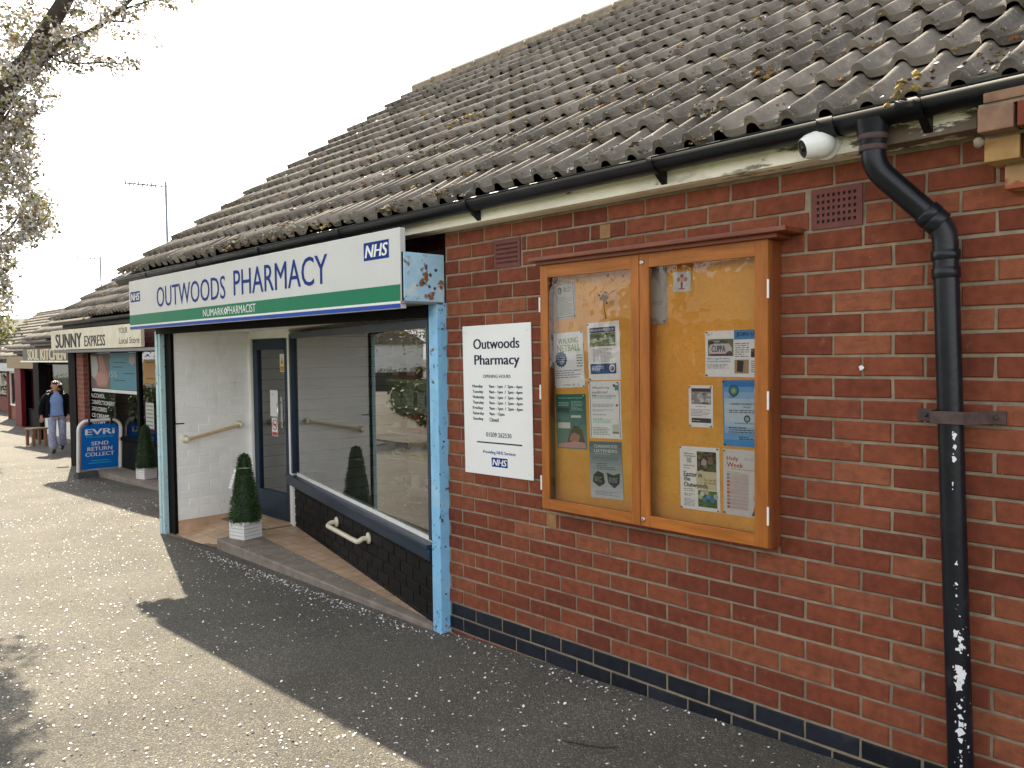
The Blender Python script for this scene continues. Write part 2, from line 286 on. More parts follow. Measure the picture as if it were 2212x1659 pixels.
class MB:
    def __init__(s): s.v = []; s.f = []; s.mi = []; s.r = []; s.mats = []; s.sm = []
    def _m(s, m):
        if m not in s.mats: s.mats.append(m)
        return s.mats.index(m)
    def poly(s, pts, m, rnd=0.5, T=None, smooth=False):
        i = len(s.v)
        for p in pts:
            p = Vector(p)
            s.v.append(tuple(T @ p) if T is not None else tuple(p))
        s.f.append(tuple(range(i, i + len(pts)))); s.mi.append(s._m(m)); s.r.append(rnd); s.sm.append(smooth)
    def mesh(s, V, F, m, rnd=0.5, T=None, smooth=False):
        i = len(s.v); k = s._m(m)
        for p in V: s.v.append(tuple(T @ Vector(p)) if T is not None else tuple(p))
        for f in F: s.f.append(tuple(i + a for a in f)); s.mi.append(k); s.r.append(rnd); s.sm.append(smooth)
    def box(s, x0, x1, y0, y1, z0, z1, m, T=None, rnd=0.5, ch=0.0, skip=''):
        """box; ch chamfers every edge"""
        if ch <= 0:
            V = [(x, y, z) for z in (z0, z1) for y in (y0, y1) for x in (x0, x1)]
            F = [(0, 2, 3, 1), (4, 5, 7, 6), (0, 1, 5, 4), (1, 3, 7, 5), (3, 2, 6, 7), (2, 0, 4, 6)]
            s.mesh(V, F, m, rnd, T); return
        bm = bmesh.new(); bmesh.ops.create_cube(bm, size=1.0)
        for v in bm.verts: v.co = Vector(((x0 + x1) / 2 + v.co.x * (x1 - x0), (y0 + y1) / 2 + v.co.y * (y1 - y0), (z0 + z1) / 2 + v.co.z * (z1 - z0)))
        bmesh.ops.bevel(bm, geom=bm.edges[:], offset=ch, segments=2, affect='EDGES', profile=0.6)
        bm.verts.index_update()
        s.mesh([v.co[:] for v in bm.verts], [tuple(v.index for v in f.verts) for f in bm.faces], m, rnd, T); bm.free()
    def tube(s, pts, r, m, n=10, caps=True, T=None, rnd=0.5):
        P = [Vector(p) for p in pts]; rr = r if isinstance(r, (list, tuple)) else [r] * len(P)
        V = []; F = []; up = None
        for i, p in enumerate(P):
            t = (P[min(i + 1, len(P) - 1)] - P[max(i - 1, 0)]).normalized()
            if up is None: up = t.orthogonal().normalized()
            up = (up - t * up.dot(t)).normalized(); b = t.cross(up)
            for k in range(n):
                a = 2 * math.pi * k / n; V.append(p + (up * math.cos(a) + b * math.sin(a)) * rr[i])
        for i in range(len(P) - 1):
            for k in range(n): F.append((i * n + k, i * n + (k + 1) % n, (i + 1) * n + (k + 1) % n, (i + 1) * n + k))
        s.mesh(V, F, m, rnd, T, True)
        if caps:
            s.mesh(V[:n][::-1], [tuple(range(n))], m, rnd, T); s.mesh(V[-n:], [tuple(range(n))], m, rnd, T)
    def lathe(s, prof, m, n=20, T=None, rnd=0.5, smooth=True):
        V = []; F = []
        for r, z in prof:
            for k in range(n): a = 2 * math.pi * k / n; V.append((r * math.cos(a), r * math.sin(a), z))
        for i in range(len(prof) - 1):
            for k in range(n): F.append((i * n + k, i * n + (k + 1) % n, (i + 1) * n + (k + 1) % n, (i + 1) * n + k))
        s.mesh(V, F, m, rnd, T, smooth)
        s.mesh(V[:n][::-1], [tuple(range(n))], m, rnd, T); s.mesh(V[-n:], [tuple(range(n))], m, rnd, T)
    def ico(s, c, r, m, sub=1, jit=0.0, rnd=0.5, sq=(1, 1, 1), T=None, smooth=True):
        bm = bmesh.new(); bmesh.ops.create_icosphere(bm, subdivisions=sub, radius=1.0)
        V = []
        for v in bm.verts:
            k = 1 + (R.random() - 0.5) * 2 * jit; V.append((c[0] + v.co.x * r * sq[0] * k, c[1] + v.co.y * r * sq[1] * k, c[2] + v.co.z * r * sq[2] * k))
        bm.verts.index_update()
        s.mesh(V, [tuple(v.index for v in f.verts) for f in bm.faces], m, rnd, T, smooth); bm.free()
    def text(s, t, x0, y0, x1, y1, m, T, z=0.0, bold=0.0, shear=0.0):
        """lettering fitted into the rectangle, in the plane of T (x right, y up, z out)"""
        V, F, a0, a1, b0, b1 = text_geo(t, 0.0, shear)
        if not V: return
        sx = (x1 - x0) / (a1 - a0); sy = (y1 - y0) / max(1e-6, b1 - b0)
        for i, d in enumerate((0.0,) if not bold else (-bold, bold, 0.0)):
            s.mesh([(x0 + (x - a0 + d) * sx, y0 + (y - b0) * sy, z + i * .00015) for x, y in V], F, m, 0.5, T)
    def line(s, t, x, y, h, m, T, z=0.0, bold=0.0, align='l', wf=1.0):
        """lettering of cap height h at x"""
        V, F, a0, a1, b0, b1 = text_geo(t, bold)
        if not V: return 0
        k = h / 0.72; w = (a1 - a0) * k * wf
        ox = x if align == 'l' else (x - w / 2 if align == 'c' else x - w)
        s.mesh([(ox + (q - a0) * k * wf, y + p * k, z) for q, p in V], F, m, 0.5, T); return w
    def rect(s, x0, y0, x1, y1, m, T, z=0.0, rnd=0.5): s.mesh([(x0, y0, z), (x1, y0, z), (x1, y1, z), (x0, y1, z)], [(0, 1, 2, 3)], m, rnd, T)
    def build(s, name, parent=None, base=None, label=None, cat=None, group=None, kind=None, bevel=0.0):
        b = Vector(base) if base is not None else (root_of(parent) if parent else Vector((0, 0, 0)))
        me = bpy.data.meshes.new(name); me.from_pydata([tuple(Vector(v) - b) for v in s.v], [], s.f)
        for m in s.mats: me.materials.append(m)
        me.polygons.foreach_set('material_index', s.mi); me.polygons.foreach_set('use_smooth', s.sm)
        a = me.attributes.new('rnd', 'FLOAT', 'FACE'); a.data.foreach_set('value', s.r)
        me.update()
        o = bpy.data.objects.new(name, me); COL.objects.link(o)
        if parent: o.parent = parent
        else: o.location = b
        tag(o, label, cat, group, kind)
        if bevel:
            bv = o.modifiers.new('bevel', 'BEVEL'); bv.width = bevel; bv.segments = 2; bv.limit_method = 'ANGLE'; bv.angle_limit = rad(40)
        return o
def root_of(o):
    while o.parent: o = o.parent
    return Vector(o.location)
def tag(o, label=None, cat=None, group=None, kind=None):
    if label: o['label'] = label
    if cat: o['category'] = cat
    if group: o['group'] = group
    if kind: o['kind'] = kind
def thing(name, label, cat, loc=(0, 0, 0), group=None):
    o = bpy.data.objects.new(name, None); COL.objects.link(o); o.location = loc; o.empty_display_size = 0.1
    tag(o, label, cat, group); return o
def copy_tree(o, parent=None):
    c = o.copy(); COL.objects.link(c)
    if parent: c.parent = parent
    for ch in [q for q in bpy.data.objects if q.parent == o]: copy_tree(ch, c)
    return c
def frame(origin, u, up=(0, 0, 1)):
    """x along u, y along up, z out of the face"""
    u = Vector(u).normalized(); up = Vector(up); up = (up - u * up.dot(u)).normalized(); n = u.cross(up)
    T = Matrix.Identity(4)
    for i in range(3): T[i][0] = u[i]; T[i][1] = up[i]; T[i][2] = n[i]; T[i][3] = origin[i]
    return T
def wall_frame(y, x0=0.0, z0=0.0): return frame((x0, y, z0), (1, 0, 0))   # normal is -Y

# ------------------------------------------------------------------ ground
GP = [(-400, -1.4), (-60, -1.2), (-45, -1.12), (-28, -0.87), (-21.5, -0.74), (-16.75, -0.605), (-13.3, -0.505), (-10.7, -0.435), (-7.5, -0.35), (-4.74, -0.268), (-3.68, -0.258), (-0.2, -0.187), (2.16, -0.117), (6, -0.02), (20, 0.15), (400, 0.15)]
def g(x):
    for (a, za), (b, zb) in zip(GP, GP[1:]):
        if x <= b: return za + (zb - za) * (x - a) / (b - a)
    return GP[-1][1]
b = MB()
xs = sorted(set([p[0] for p in GP] + [-i * 2.0 for i in range(0, 30)])); ys = [-400, -60, -30, -15, -8, -5, -3, -1, 0, 2, 5, 10, 30, 400]
for i in range(len(xs) - 1):
    for j in range(len(ys) - 1):
        b.poly([(xs[i], ys[j], g(xs[i])), (xs[i + 1], ys[j], g(xs[i + 1])), (xs[i + 1], ys[j + 1], g(xs[i + 1])), (xs[i], ys[j + 1], g(xs[i]))], M['tarmac'])
b.build('path', kind='structure')
b = MB()
lx = [-60, -45, -28, -21.5, -16.75, -10.7, -4.74, -0.2, 6, 20, 60]
for i in range(len(lx) - 1):
    b.poly([(lx[i], -14, g(lx[i]) + .05), (lx[i + 1], -14, g(lx[i + 1]) + .05), (lx[i + 1], -5.4, g(lx[i + 1]) + .05), (lx[i], -5.4, g(lx[i]) + .05)], M['lawn'])
    b.poly([(lx[i], -5.4, g(lx[i]) - .02), (lx[i + 1], -5.4, g(lx[i + 1]) - .02), (lx[i + 1], -5.4, g(lx[i + 1]) + .05), (lx[i], -5.4, g(lx[i]) + .05)][::-1], M['lawn'])
b.build('lawn', kind='structure')
# fallen petals
b = MB()
def petal(x, y, z, s):
    a = R.random() * 6.28; t = R.gauss(0, .28); t2 = R.gauss(0, .28)
    Q = Matrix.Translation((x, y, z + s * .35)) @ Matrix.Rotation(a, 4, 'Z') @ Matrix.Rotation(t, 4, 'X') @ Matrix.Rotation(t2, 4, 'Y')
    w = s * R.uniform(.55, .85)
    b.poly([(-s * .5, 0, 0), (-s * .1, -w * .5, s * .08), (s * .45, -w * .28, s * .16), (s * .5, w * .22, s * .16), (-s * .05, w * .5, s * .06)], M['petal'], R.random(), Q)
n = 0
while n < 5800:
    x = R.uniform(-15, 2.9); y = R.uniform(-2.7, 0.9)
    if x > -5.2 and y > -0.07: continue
    if x > -0.3 and R.random() < .15: continue
    if x < -7 and R.random() < .35: continue
    if y > 1.0: continue
    dens = 0.5 + noise.noise((x * .8, y * .8, 3.0)) * 1.0 + noise.noise((x * 3.1, y * 3.1, 7.0)) * .35
    if R.random() > dens: continue
    petal(x, y, g(x), R.choice((.009, .010, .011, .013, .015, .018))); n += 1
for i in range(620):
    x = R.triangular(-4.3, 2.2, -2.6); yb = -.07 - .10 * (x + 3.69) / 3.36 * .3 if x < -.33 else -.005
    petal(x, yb - abs(R.gauss(0, .06)) - .01, g(x), R.choice((.011, .014, .016)))
for i in range(60):
    x = R.uniform(-3.4, -.9); petal(x, R.uniform(.0, .25) , -.164, R.choice((.008, .011)))
b.build('petals', label='white blossom petals scattered over the tarmac path', kind='stuff')
b = MB(); b.tube([(1.29, -.62, g(1.29) + .004), (1.36, -.60, g(1.36) + .006), (1.45, -.56, g(1.45) + .004), (1.5, -.50, g(1.5) + .003)], [.0025, .003, .0025, .0012], M['bark'], 5)
b.build('twig', label='thin dark twig lying on the shaded tarmac', cat='twig', base=(1.29, -.62, g(1.29)))

# ------------------------------------------------------------------ bricks
BW, BH, J = 0.2286, 0.0825, 0.0115
def brick_rows(mb, T, x0, x1, rows, mfun, off=lambda k: 0.0 if k % 2 else 0.5, depth=0.03, z0=0.0, holes=(), jit=0.0016, rel=0.0, mort=None, bh=BH, bw=BW, ch=0.004, rmax=1.0):
    """bricks of a stretcher bond standing proud of a mortar bed; T: x along the wall, y up, z out"""
    for k in rows:
        za = k * bh + J / 2 + z0; zb = (k + 1) * bh - J / 2 + z0
        n0 = math.floor(x0 / bw - off(k)) - 1
        x = (n0 + off(k)) * bw
        while x < x1:
            xa = max(x0, x + J / 2); xb = min(x1, x + bw - J / 2); x += bw
            if xb - xa < 0.02: continue
            segs = [(xa, xb)]
            for hx0, hx1, hz0, hz1 in holes:
                if zb > hz0 + .005 and za < hz1 - .005:
                    ns = []
                    for p, q in segs:
                        if q <= hx0 or p >= hx1: ns.append((p, q)); continue
                        if p < hx0 - .02: ns.append((p, hx0 - .008))
                        if q > hx1 + .02: ns.append((hx1 + .008, q))
                    segs = ns
            for p, q in segs:
                j = lambda s=jit: R.uniform(-s, s)
                o = rel + R.uniform(-.0012, .0012); m = mfun(k); rn = R.random() * rmax
                A = [(p + j(), za + j()), (q + j(), za + j()), (q + j(), zb + j()), (p + j(), zb + j())]
                V = [(a, c, o - depth) for a, c in A] + [(a, c, o - ch) for a, c in A]
                ins = [(ch, ch), (-ch, ch), (-ch, -ch), (ch, -ch)]
                V += [(a + i[0], c + i[1], o) for (a, c), i in zip(A, ins)]
                F = [(8, 9, 10, 11)]
                for s0 in (0, 4):
                    for i in range(4): F.append((s0 + i, s0 + (i + 1) % 4, s0 + 4 + (i + 1) % 4, s0 + 4 + i))
                mb.mesh(V, F, m, rn, T)
def mortar_bed(mb, T, x0, x1, z0, z1, depth=-0.006):
    mb.rect(x0, z0, x1, z1, M['mortar'], T, depth)

# ================================================================== PHARMACY
ph = thing('pharmacy_building', 'red brick pharmacy with a mossy tiled roof and a recessed shopfront', 'building', (-1.0, 2.0, -0.2))
XR = 3.7; XL = -5.42; WT = 2.24
air = [(2.078, 2.290, 1.98, 2.145), (0.200, 0.418, 1.98, 2.145)]
b = MB(); T0 = wall_frame(0.0)
brick_rows(b, T0, -0.24, XR, range(0, 27), lambda k: M['brick'], holes=air, jit=.0018)
mortar_bed(b, T0, -0.24, XR, 0.0, WT)
brick_rows(b, T0, -4.87, -4.72, range(-4, 21), lambda k: M['brick'])
mortar_bed(b, T0, -4.87, -4.62, -.4, 1.75)
# the rest of the shell: gables, back wall, wall behind the fascia over the shopfront
b.box(-0.24, XR, 0.012, 0.25, -0.5, WT, M['farbrick'])
b.box(-4.86, -4.60, 0.04, 0.10, -0.6, WT, M['farbrick'])
b.box(-4.60, -0.25, 0.30, 0.42, 1.86, WT + .2, M['farbrick'])
for x in (-4.86, XR - .2):
    b.mesh([(x + dx, y, z) for dx in (0, .2) for y, z in ((.05, -.8), (7.2, -.8), (7.2, 2.3), (3.75, 4.88), (.05, 2.34))], [(0, 1, 2, 3, 4), (9, 8, 7, 6, 5)] + [(i, (i + 1) % 5 + 0, (i + 1) % 5 + 5, i + 5) for i in range(5)], M['farbrick'])
b.box(-4.66, XR, 7.0, 7.2, -.8, 2.3, M['farbrick'])
b.poly([(2.285 + math.cos(a * .7) * R.uniform(.006, .014), -.0045, 1.44 + math.sin(a * .7) * R.uniform(.006, .013)) for a in range(9)][::-1], M['flake'])
och0 = mat('ochre_brick_end', (0.30, 0.165, 0.065), .85, var=.3, scale=20, bump=.002, bscale=90)
b.box(.600, .668, -.0035, .0, .584, .654, och0); b.box(.985, 1.05, -.0035, .0, 2.068, 2.134, och0)
b.build('wall', ph)
b = MB()
brick_rows(b, T0, -0.24, XR, range(-2, 0), lambda k: M['bluebrick'], rel=.001)
brick_rows(b, T0, -0.24, XR, range(-4, -2), lambda k: M['brick'], rel=.001, rmax=.4)
mortar_bed(b, T0, -0.24, XR, -.4, 0.0)
b.build('plinth', ph)
# air bricks
for (x0, x1, z0, z1), holes in ((air[0], True), (air[1], False)):
    b = MB(); m = mat('air_brick_clay', (0.15, 0.045, 0.038), .8, var=.25, scale=20, bump=.001, bscale=120, layers=[((.3, .17, .12), 12, .64, .78, {'max': .5})])
    b.rect(x0 + .004, z0 + .004, x1 - .004, z1 - .004, M['black'], T0, -.0052)
    nx, nz = (8, 5) if holes else (10, 5); mx, mz = .022, .02
    cw = (x1 - x0 - 2 * mx) / nx; chh = (z1 - z0 - 2 * mz) / nz; hw = cw * (.50 if holes else .66); hh = chh * (.50 if holes else .40)
    zz = z0 + .004; 
    for j in range(nz + 1):
        top = z0 + mz + j * chh + (chh - hh) / 2 if j < nz else z1 - .004
        b.box(x0 + .004, x1 - .004, zz, top, -.005, .003, m, T0); zz = top + hh
    for j in range(nz):
        za = z0 + mz + j * chh + (chh - hh) / 2; xx = x0 + .004
        for i in range(nx + 1):
            e = x0 + mx + i * cw + (cw - hw) / 2 if i < nx else x1 - .004
            b.box(xx, e, za, za + hh, -.005, .0025, m, T0); xx = e + hw
    b.build('air_brick', ph)
# corbel at the party wall
b = MB()
och = mat('ochre_corbel_brick', (0.44, 0.26, 0.10), .85, var=.35, scale=9, bump=.003, bscale=90, layers=[((.16, .09, .05), 7, .6, .72, {'max': .8})])
brn = mat('buff_corbel_brick', (0.26, 0.15, 0.095), .85, var=.35, scale=9, bump=.003, bscale=90, layers=[((.12, .06, .04), 5, .52, .7, {'max': .8})])
orr = mat('two_tone_corbel_brick', (0.45, 0.27, 0.13), .85, var=.25, scale=9, bump=.003, bscale=90, layers=[((.33, .09, .04), 6, .49, .52, {})])
def corb(x0, y0, z0, z1, m):
    b.box(x0, x0 + .103, y0, .02, z0, z1, m, ch=.005); b.box(x0 + .113, x0 + .33, y0, .02, z0, z1, M['brick'], ch=.005, rnd=.3); b.box(x0 + .34, XR, y0, .02, z0, z1, M['brick'], ch=.005)
    b.box(x0 + .002, XR, y0 + .006, .02, z1, z1 + .0105, M['mortar'])
corb(2.742, -.20, 2.20, 2.278, brn); corb(2.743, -.135, 2.115, 2.192, och); corb(2.785, -.07, 2.03, 2.106, orr)
b.box(2.76, XR, -.205, .02, 2.289, 2.345, brn, ch=.004)
b.ico((2.735, -.16, 2.178), .017, M['mortar'], 2, .15)
b.build('corbel', ph)

# ---- eaves
b = MB()
b.box(-5.40, 2.712, -.105, -.08, 2.238, 2.345, M['cream'], ch=.003)
b.build('fascia_board', ph)
b = MB(); b.box(-5.40, 2.705, -.08, .0, 2.236, 2.248, M['cream']); b.build('soffit', ph)
PITCH = math.atan2(5.06 - 2.345, 3.75 + .185); cp, sp_ = math.cos(PITCH), math.sin(PITCH)
def tile_roof(name, parent, x0, x1, ye, ze, length, gauge=.343, roll=.15, ppr=12, seed=1, both=True, m=None):
    """courses of double-roll tiles laid up the slope from the eave line (ye, ze)"""
    rr = random.Random(seed); b = MB(); m = m or M['rooftile']; nc = int(math.ceil(length / gauge)); step = .047
    nr = int(round((x1 - x0) / roll)); roll = (x1 - x0) / nr; nx = nr * ppr
    def prof(t):
        t = t % 1.0
        if t < .42: return .037 * (1 - abs(2 * t / .42 - 1) ** 2.3) ** .62
        return -.003 * math.sin(math.pi * (t - .42) / .58)
    def P(x, s, h): return (x, ye + s * cp - h * sp_, ze + s * sp_ + h * cp)
    for c in range(nc):
        s0 = c * gauge - (.0 if c else .0); s1 = min(length, s0 + gauge + .04)
        tj = [(rr.gauss(0, .0045), rr.gauss(0, .010), rr.random()) for _ in range(nr // 2 + 2)]
        V = []; F = []; rn = []
        for i in range(nx + 1):
            x = x0 + (x1 - x0) * i / nx; t = tj[min(i - 1 if i else 0, nx) // ppr // 2]
            h = prof(i / ppr); lo = s0 + t[1]
            V += [P(x, lo, h + step + t[0] - .031), P(x, lo, h + step + t[0]), P(x, lo + .5 * (s1 - lo), h + step * .5 + t[0]), P(x, s1, h + .0)]
        for i in range(nx):
            t = tj[i // ppr // 2]
            for k in range(3):
                F.append((i * 4 + k, (i + 1) * 4 + k, (i + 1) * 4 + k + 1, i * 4 + k + 1)); rn.append(t[2])
        i0 = len(b.v); kk = b._m(m)
        b.v += V
        for f, q in zip(F, rn): b.f.append(tuple(i0 + a for a in f)); b.mi.append(kk); b.r.append(q); b.sm.append(f[0] % 4 != 0)
        for xe in (x0, x1):                                    # ends of the course
            b.poly([P(xe, s0, step - .02), P(xe, s1, -.02), P(xe, s1, .004), P(xe, s0, step + .003)], m, .3)
    top = (ye + length * cp, ze + length * sp_)
    if both: b.poly([(x0, top[0], top[1]), (x1, top[0], top[1]), (x1, top[0] + length * cp, ze), (x0, top[0] + length * cp, ze)], m)
    b.poly([P(x0 + .03, .03, -.012), P(x1 - .03, .03, -.012), P(x1 - .03, length, -.03), P(x0 + .03, length, -.03)], M['black'])
    o = b.build(name, parent)
    rb = MB(); x = x0 - .02; k = 0                              # ridge tiles
    while x < x1:
        e = min(x + .44, x1 + .02); dz = rr.gauss(0, .0025); prf = []
        for a in range(9):
            an = math.pi * a / 8; prf.append((math.cos(an) * .12, math.sin(an) * .085))
        V = [(xx, top[0] + y, top[1] + z + dz + (.02 if j else .022)) for j, xx in enumerate((x, e)) for y, z in [(q[0], q[1] + .01) for q in prf]]
        rb.mesh(V, [(i, i + 1, 10 + i, 9 + i) for i in range(8)], M['ridge'], rr.random(), None, True)
        rb.mesh(V[:9], [tuple(range(9))], M['ridge']); rb.mesh(V[9:], [tuple(range(8, -1, -1))], M['ridge'])
        rb.ico((e, top[0] - .10, top[1] + .03), .05, M['mortar'], 1, .3)
        x = e + .004; k += 1
    rb.box(x0, x1, top[0] - .125, top[0] + .125, top[1] - .05, top[1] + .035, M['mortar'])
    rb.build('ridge', o)
    return o, P, prof, roll
RL = 4.78
roof, RP, rprof, rroll = tile_roof('roof', ph, XL, XR, -.182, 2.347, RL)
def moss_on(roof, RP, prof, x0, x1, length, gauge, roll, n, seed, dens, smin=.008, smax=.03):
    rr = random.Random(seed); b = MB(); k = 0
    while k < n:
        x = rr.uniform(x0, x1); s = rr.uniform(.0, length)
        if rr.random() > dens(x, s): continue
        c = int(s / gauge); f = (s - c * gauge) / gauge
        t = ((x - x0) / roll) % 1.0
        if rr.random() < .5: f = rr.random() ** 2 * .4                  # gathers near the lower tile edges
        s = (c + f) * gauge; h = prof((x - x0) / roll) + .030 * (1 - f)
        r = rr.uniform(smin, smax) * (1.2 if rr.random() < .12 else .7); col = rr.random()
        for q in range(rr.choice((1, 3, 6, 12))):
            dx, ds = rr.gauss(0, r * .9), rr.gauss(0, r * 1.3); k2 = rr.uniform(.22, .55)
            hh = prof((x + dx - x0) / roll) + .042 * (1 - max(0, min(1, f + ds / gauge)))
            b.ico(RP(x + dx, s + ds, hh + r * k2 * .2), r * k2, M['moss'], 1, .55, min(1, max(0, col + rr.gauss(0, .12))), (1.2, 1.1, .7), smooth=False)
        k += 1
    for i in range(n // 3):
        x = rr.uniform(x0, x1); s = length * rr.random() ** 1.4; f = (s / gauge) % 1; q = .009 * rr.uniform(.6, 1.3)
        p = Vector(RP(x, s, prof((x - x0) / roll) + .042 * (1 - f) + .003)); u = Vector((rr.gauss(0, 1), rr.gauss(0, .7), rr.gauss(0, .5))).normalized() * q; v = u.orthogonal().normalized() * q * .6
        b.mesh([p - u, p - v, p + u, p + v], [(0, 1, 2, 3)], M['petal'], .5)
    b.build('moss', roof, kind='stuff')
def dens_ph(x, s):
    base = max(.05, 1 - s / 3.3) ** 1.6
    cl = .38 + 1.3 * noise.noise((x * 1.1, s * 1.6, 1.0))
    return base * max(.02, cl) * (1.0 if x > -2 else .7) + .02
moss_on(roof, RP, rprof, XL, XR, RL, .343, rroll, 2700, 5, dens_ph, .009, .030)

# gutter
def half_pipe(b, x0, x1, y, z, r, m, slope=0.0, th=.004, n=12):
    V = []
    for xx in (x0, x1):
        zz = z + slope * (xx - x0)
        for rr_ in (r, r - th):
            for i in range(n + 1):
                a = math.pi + math.pi * i / n; V.append((xx, y + math.cos(a) * rr_, zz + math.sin(a) * rr_))
    k = n + 1; F = []
    for i in range(n):
        F.append((i, 2 * k + i, 2 * k + i + 1, i + 1)); F.append((k + i + 1, 3 * k + i + 1, 3 * k + i, k + i))
    F += [(0, k, 3 * k, 2 * k), (n, 2 * k + n, 3 * k + n, k + n)]
    for e in (0, 2 * k): F += [(e + i, e + i + 1, e + k + i + 1, e + k + i) for i in range(n)]
    b.mesh(V, F, m, .5, None, True)
GY, GZ, GR, GS = -.160, 2.318, .056, .0042
b = MB(); half_pipe(b, -5.46, XR, GY, GZ, GR, M['gutter'], GS)
b.tube([(-5.46, GY - GR, GZ + .003), (XR, GY - GR, GZ + .003 + GS * (XR + 5.46))], .005, M['gutter'], 6)
gut = b.build('gutter', ph)
gz = lambda x: GZ + GS * (x + 5.46)
def collar(x, w=.022):
    b = MB(); half_pipe(b, x - w, x + w, GY, gz(x) + .002, GR + .006, M['gutter'], 0, .008); return b
for x in (-4.6, -3.4, -2.25, -1.1, .20, 1.45, 2.56):
    b = collar(x, .014); z = gz(x)
    pts = [(GY - .035, z - .046), (GY + .0, z - .060), (-.107, z - .098), (-.107, z - .02), (GY + .03, z - .045)]
    V = [(x + dx, y, zz) for dx in (-.015, .015) for y, zz in pts]
    b.mesh(V, [(0, 1, 2, 3, 4), (9, 8, 7, 6, 5)] + [(i, i + 5, (i + 1) % 5 + 5, (i + 1) % 5) for i in range(5)], M['gutter'])
    b.build('gutter_bracket', gut)
b = collar(2.24, .03); b.build('gutter_union', gut); b = collar(2.52, .03); b.build('gutter_union', gut)
# downpipe
b = MB(); px0 = 2.392; zt = gz(px0)
b.tube([(px0, GY, zt - .03), (px0, GY, zt - .075), (px0, GY, zt - .13)], [.062, .052, .043], M['pipe'], 20, False)
P1 = (px0 + .004, GY, 2.155); P2 = (2.600, -.062, 1.925)
pts = [(px0, GY, 2.20), P1]
def bend(a, c, e, k=.05, n=5):
    a, c, e = Vector(a), Vector(c), Vector(e); p = c + (a - c).normalized() * k; q = c + (e - c).normalized() * k
    return [tuple((1 - t) ** 2 * p + 2 * t * (1 - t) * c + t * t * q) for t in [i / n for i in range(n + 1)]]
low = (2.672, -.058, g(2.67) - .02)
b.tube([(px0, GY, 2.25)] + bend((px0, GY, 2.25), P1, P2, .05) + bend(P1, P2, low, .05) + [low], .0415, M['pipe'], 20)
def ring(p, d, r, w, m):
    p, d = Vector(p), Vector(d).normalized(); b.tube([p - d * w, p - d * w * .9, p + d * w * .9, p + d * w], [r * .96, r, r, r * .96], m, 20)
ring((px0, GY, 2.262), (0, 0, 1), .051, .012, M['rust']); ring((px0, GY, 2.222), (0, 0, 1), .047, .010, M['rust']); ring((px0, GY, 2.243), (0, 0, 1), .045, .03, M['pipe'])
dv = Vector(P2) - Vector(P1)
ring(Vector(P1) + dv * .78, dv, .0485, .016, M['pipe']); ring(Vector(P1) + dv * .88, dv, .0465, .02, M['pipe'])
lv = Vector(low) - Vector(P2)
ring(Vector(P2) + lv * .045, lv, .0475, .016, M['pipe']); ring(Vector(P2) + lv * .075, lv, .0465, .018, M['pipe'])
pipe_mb = b
dp_clip = b = MB(); zc = 1.272; xc = 2.604 + (1.925 - zc) / (1.925 + .12) * .07
b.tube([(xc, -.058, zc - .02), (xc, -.058, zc + .02)], .0455, M['rust'], 20)
b.box(xc - .055, xc + .055, -.108, -.1, zc - .022, zc + .022, M['rust'], ch=.002)
b.mesh([(xc + .055, -.108, zc - .022), (xc + .11, -.012, zc - .022), (xc + .11, -.012, zc + .022), (xc + .055, -.108, zc + .022)], [(0, 1, 2, 3)], M['rust'])
b.mesh([(xc - .055, -.108, zc - .022), (xc - .065, -.012, zc - .022), (xc - .065, -.012, zc + .022), (xc - .055, -.108, zc + .022)], [(3, 2, 1, 0)], M['rust'])
b.box(xc + .09, xc + .155, -.014, .002, zc - .022, zc + .022, M['rust'], ch=.002); b.box(xc - .13, xc - .05, -.014, .002, zc - .022, zc + .022, M['rust'], ch=.002)
for dx in (.125, -.1): b.ico((xc + dx, -.015, zc), .008, M['rust'], 1)
b = pipe_mb                                                # splashes of white paint on the pipe
def flake(z, ang, s, asp=1.3, n=9):
    xcc = 2.604 + (1.925 - z) / 2.045 * .07; pts = []
    for i in range(n):
        a = 2 * math.pi * i / n; k = s * R.uniform(.35, 1.0); du = math.cos(a) * k; dz = math.sin(a) * k * asp
        an = ang + du / .0415; pts.append((xcc + math.sin(an) * .0424, -.058 - math.cos(an) * .0424, z + dz))
    c = (xcc + math.sin(ang) * .0426, -.058 - math.cos(ang) * .0426, z)
    b.mesh(pts + [c], [(i, (i + 1) % n, n) for i in range(n)], M['flake'])
for z, a, s in ((1.205, .45, .013), (1.17, .1, .006), (1.172, .5, .009), (1.13, .35, .016), (1.045, -.25, .008), (1.02, -.3, .009), (1.045, .15, .01), (.77, .35, .007), (.70, .35, .007), (.66, .3, .005),
                (.53, .2, .014), (.51, .45, .012), (.485, .6, .014), (.475, .3, .01), (.40, .25, .020), (.375, .35, .024), (.345, .3, .020), (.39, .7, .016), (.30, .5, .006), (.275, .3, .010),
                (.24, .35, .012), (.215, .35, .014), (.185, .35, .016), (.16, .35, .012), (.12, .3, .007), (.09, .3, .006), (.07, .3, .008), (.03, .3, .009), (.0, .32, .011), (-.03, .35, .012), (-.06, .4, .02), (-.09, .45, .022), (.61, -.3, .005), (.59, .5, .004), (.33, -.55, .004), (.14, .9, .006)):
    flake(z, a, s); 
    for q in range(2): flake(z + R.gauss(0, .02), a + R.gauss(0, .25), s * .3)
dp = b.build('downpipe', ph); dp_clip.build('pipe_clip', dp)

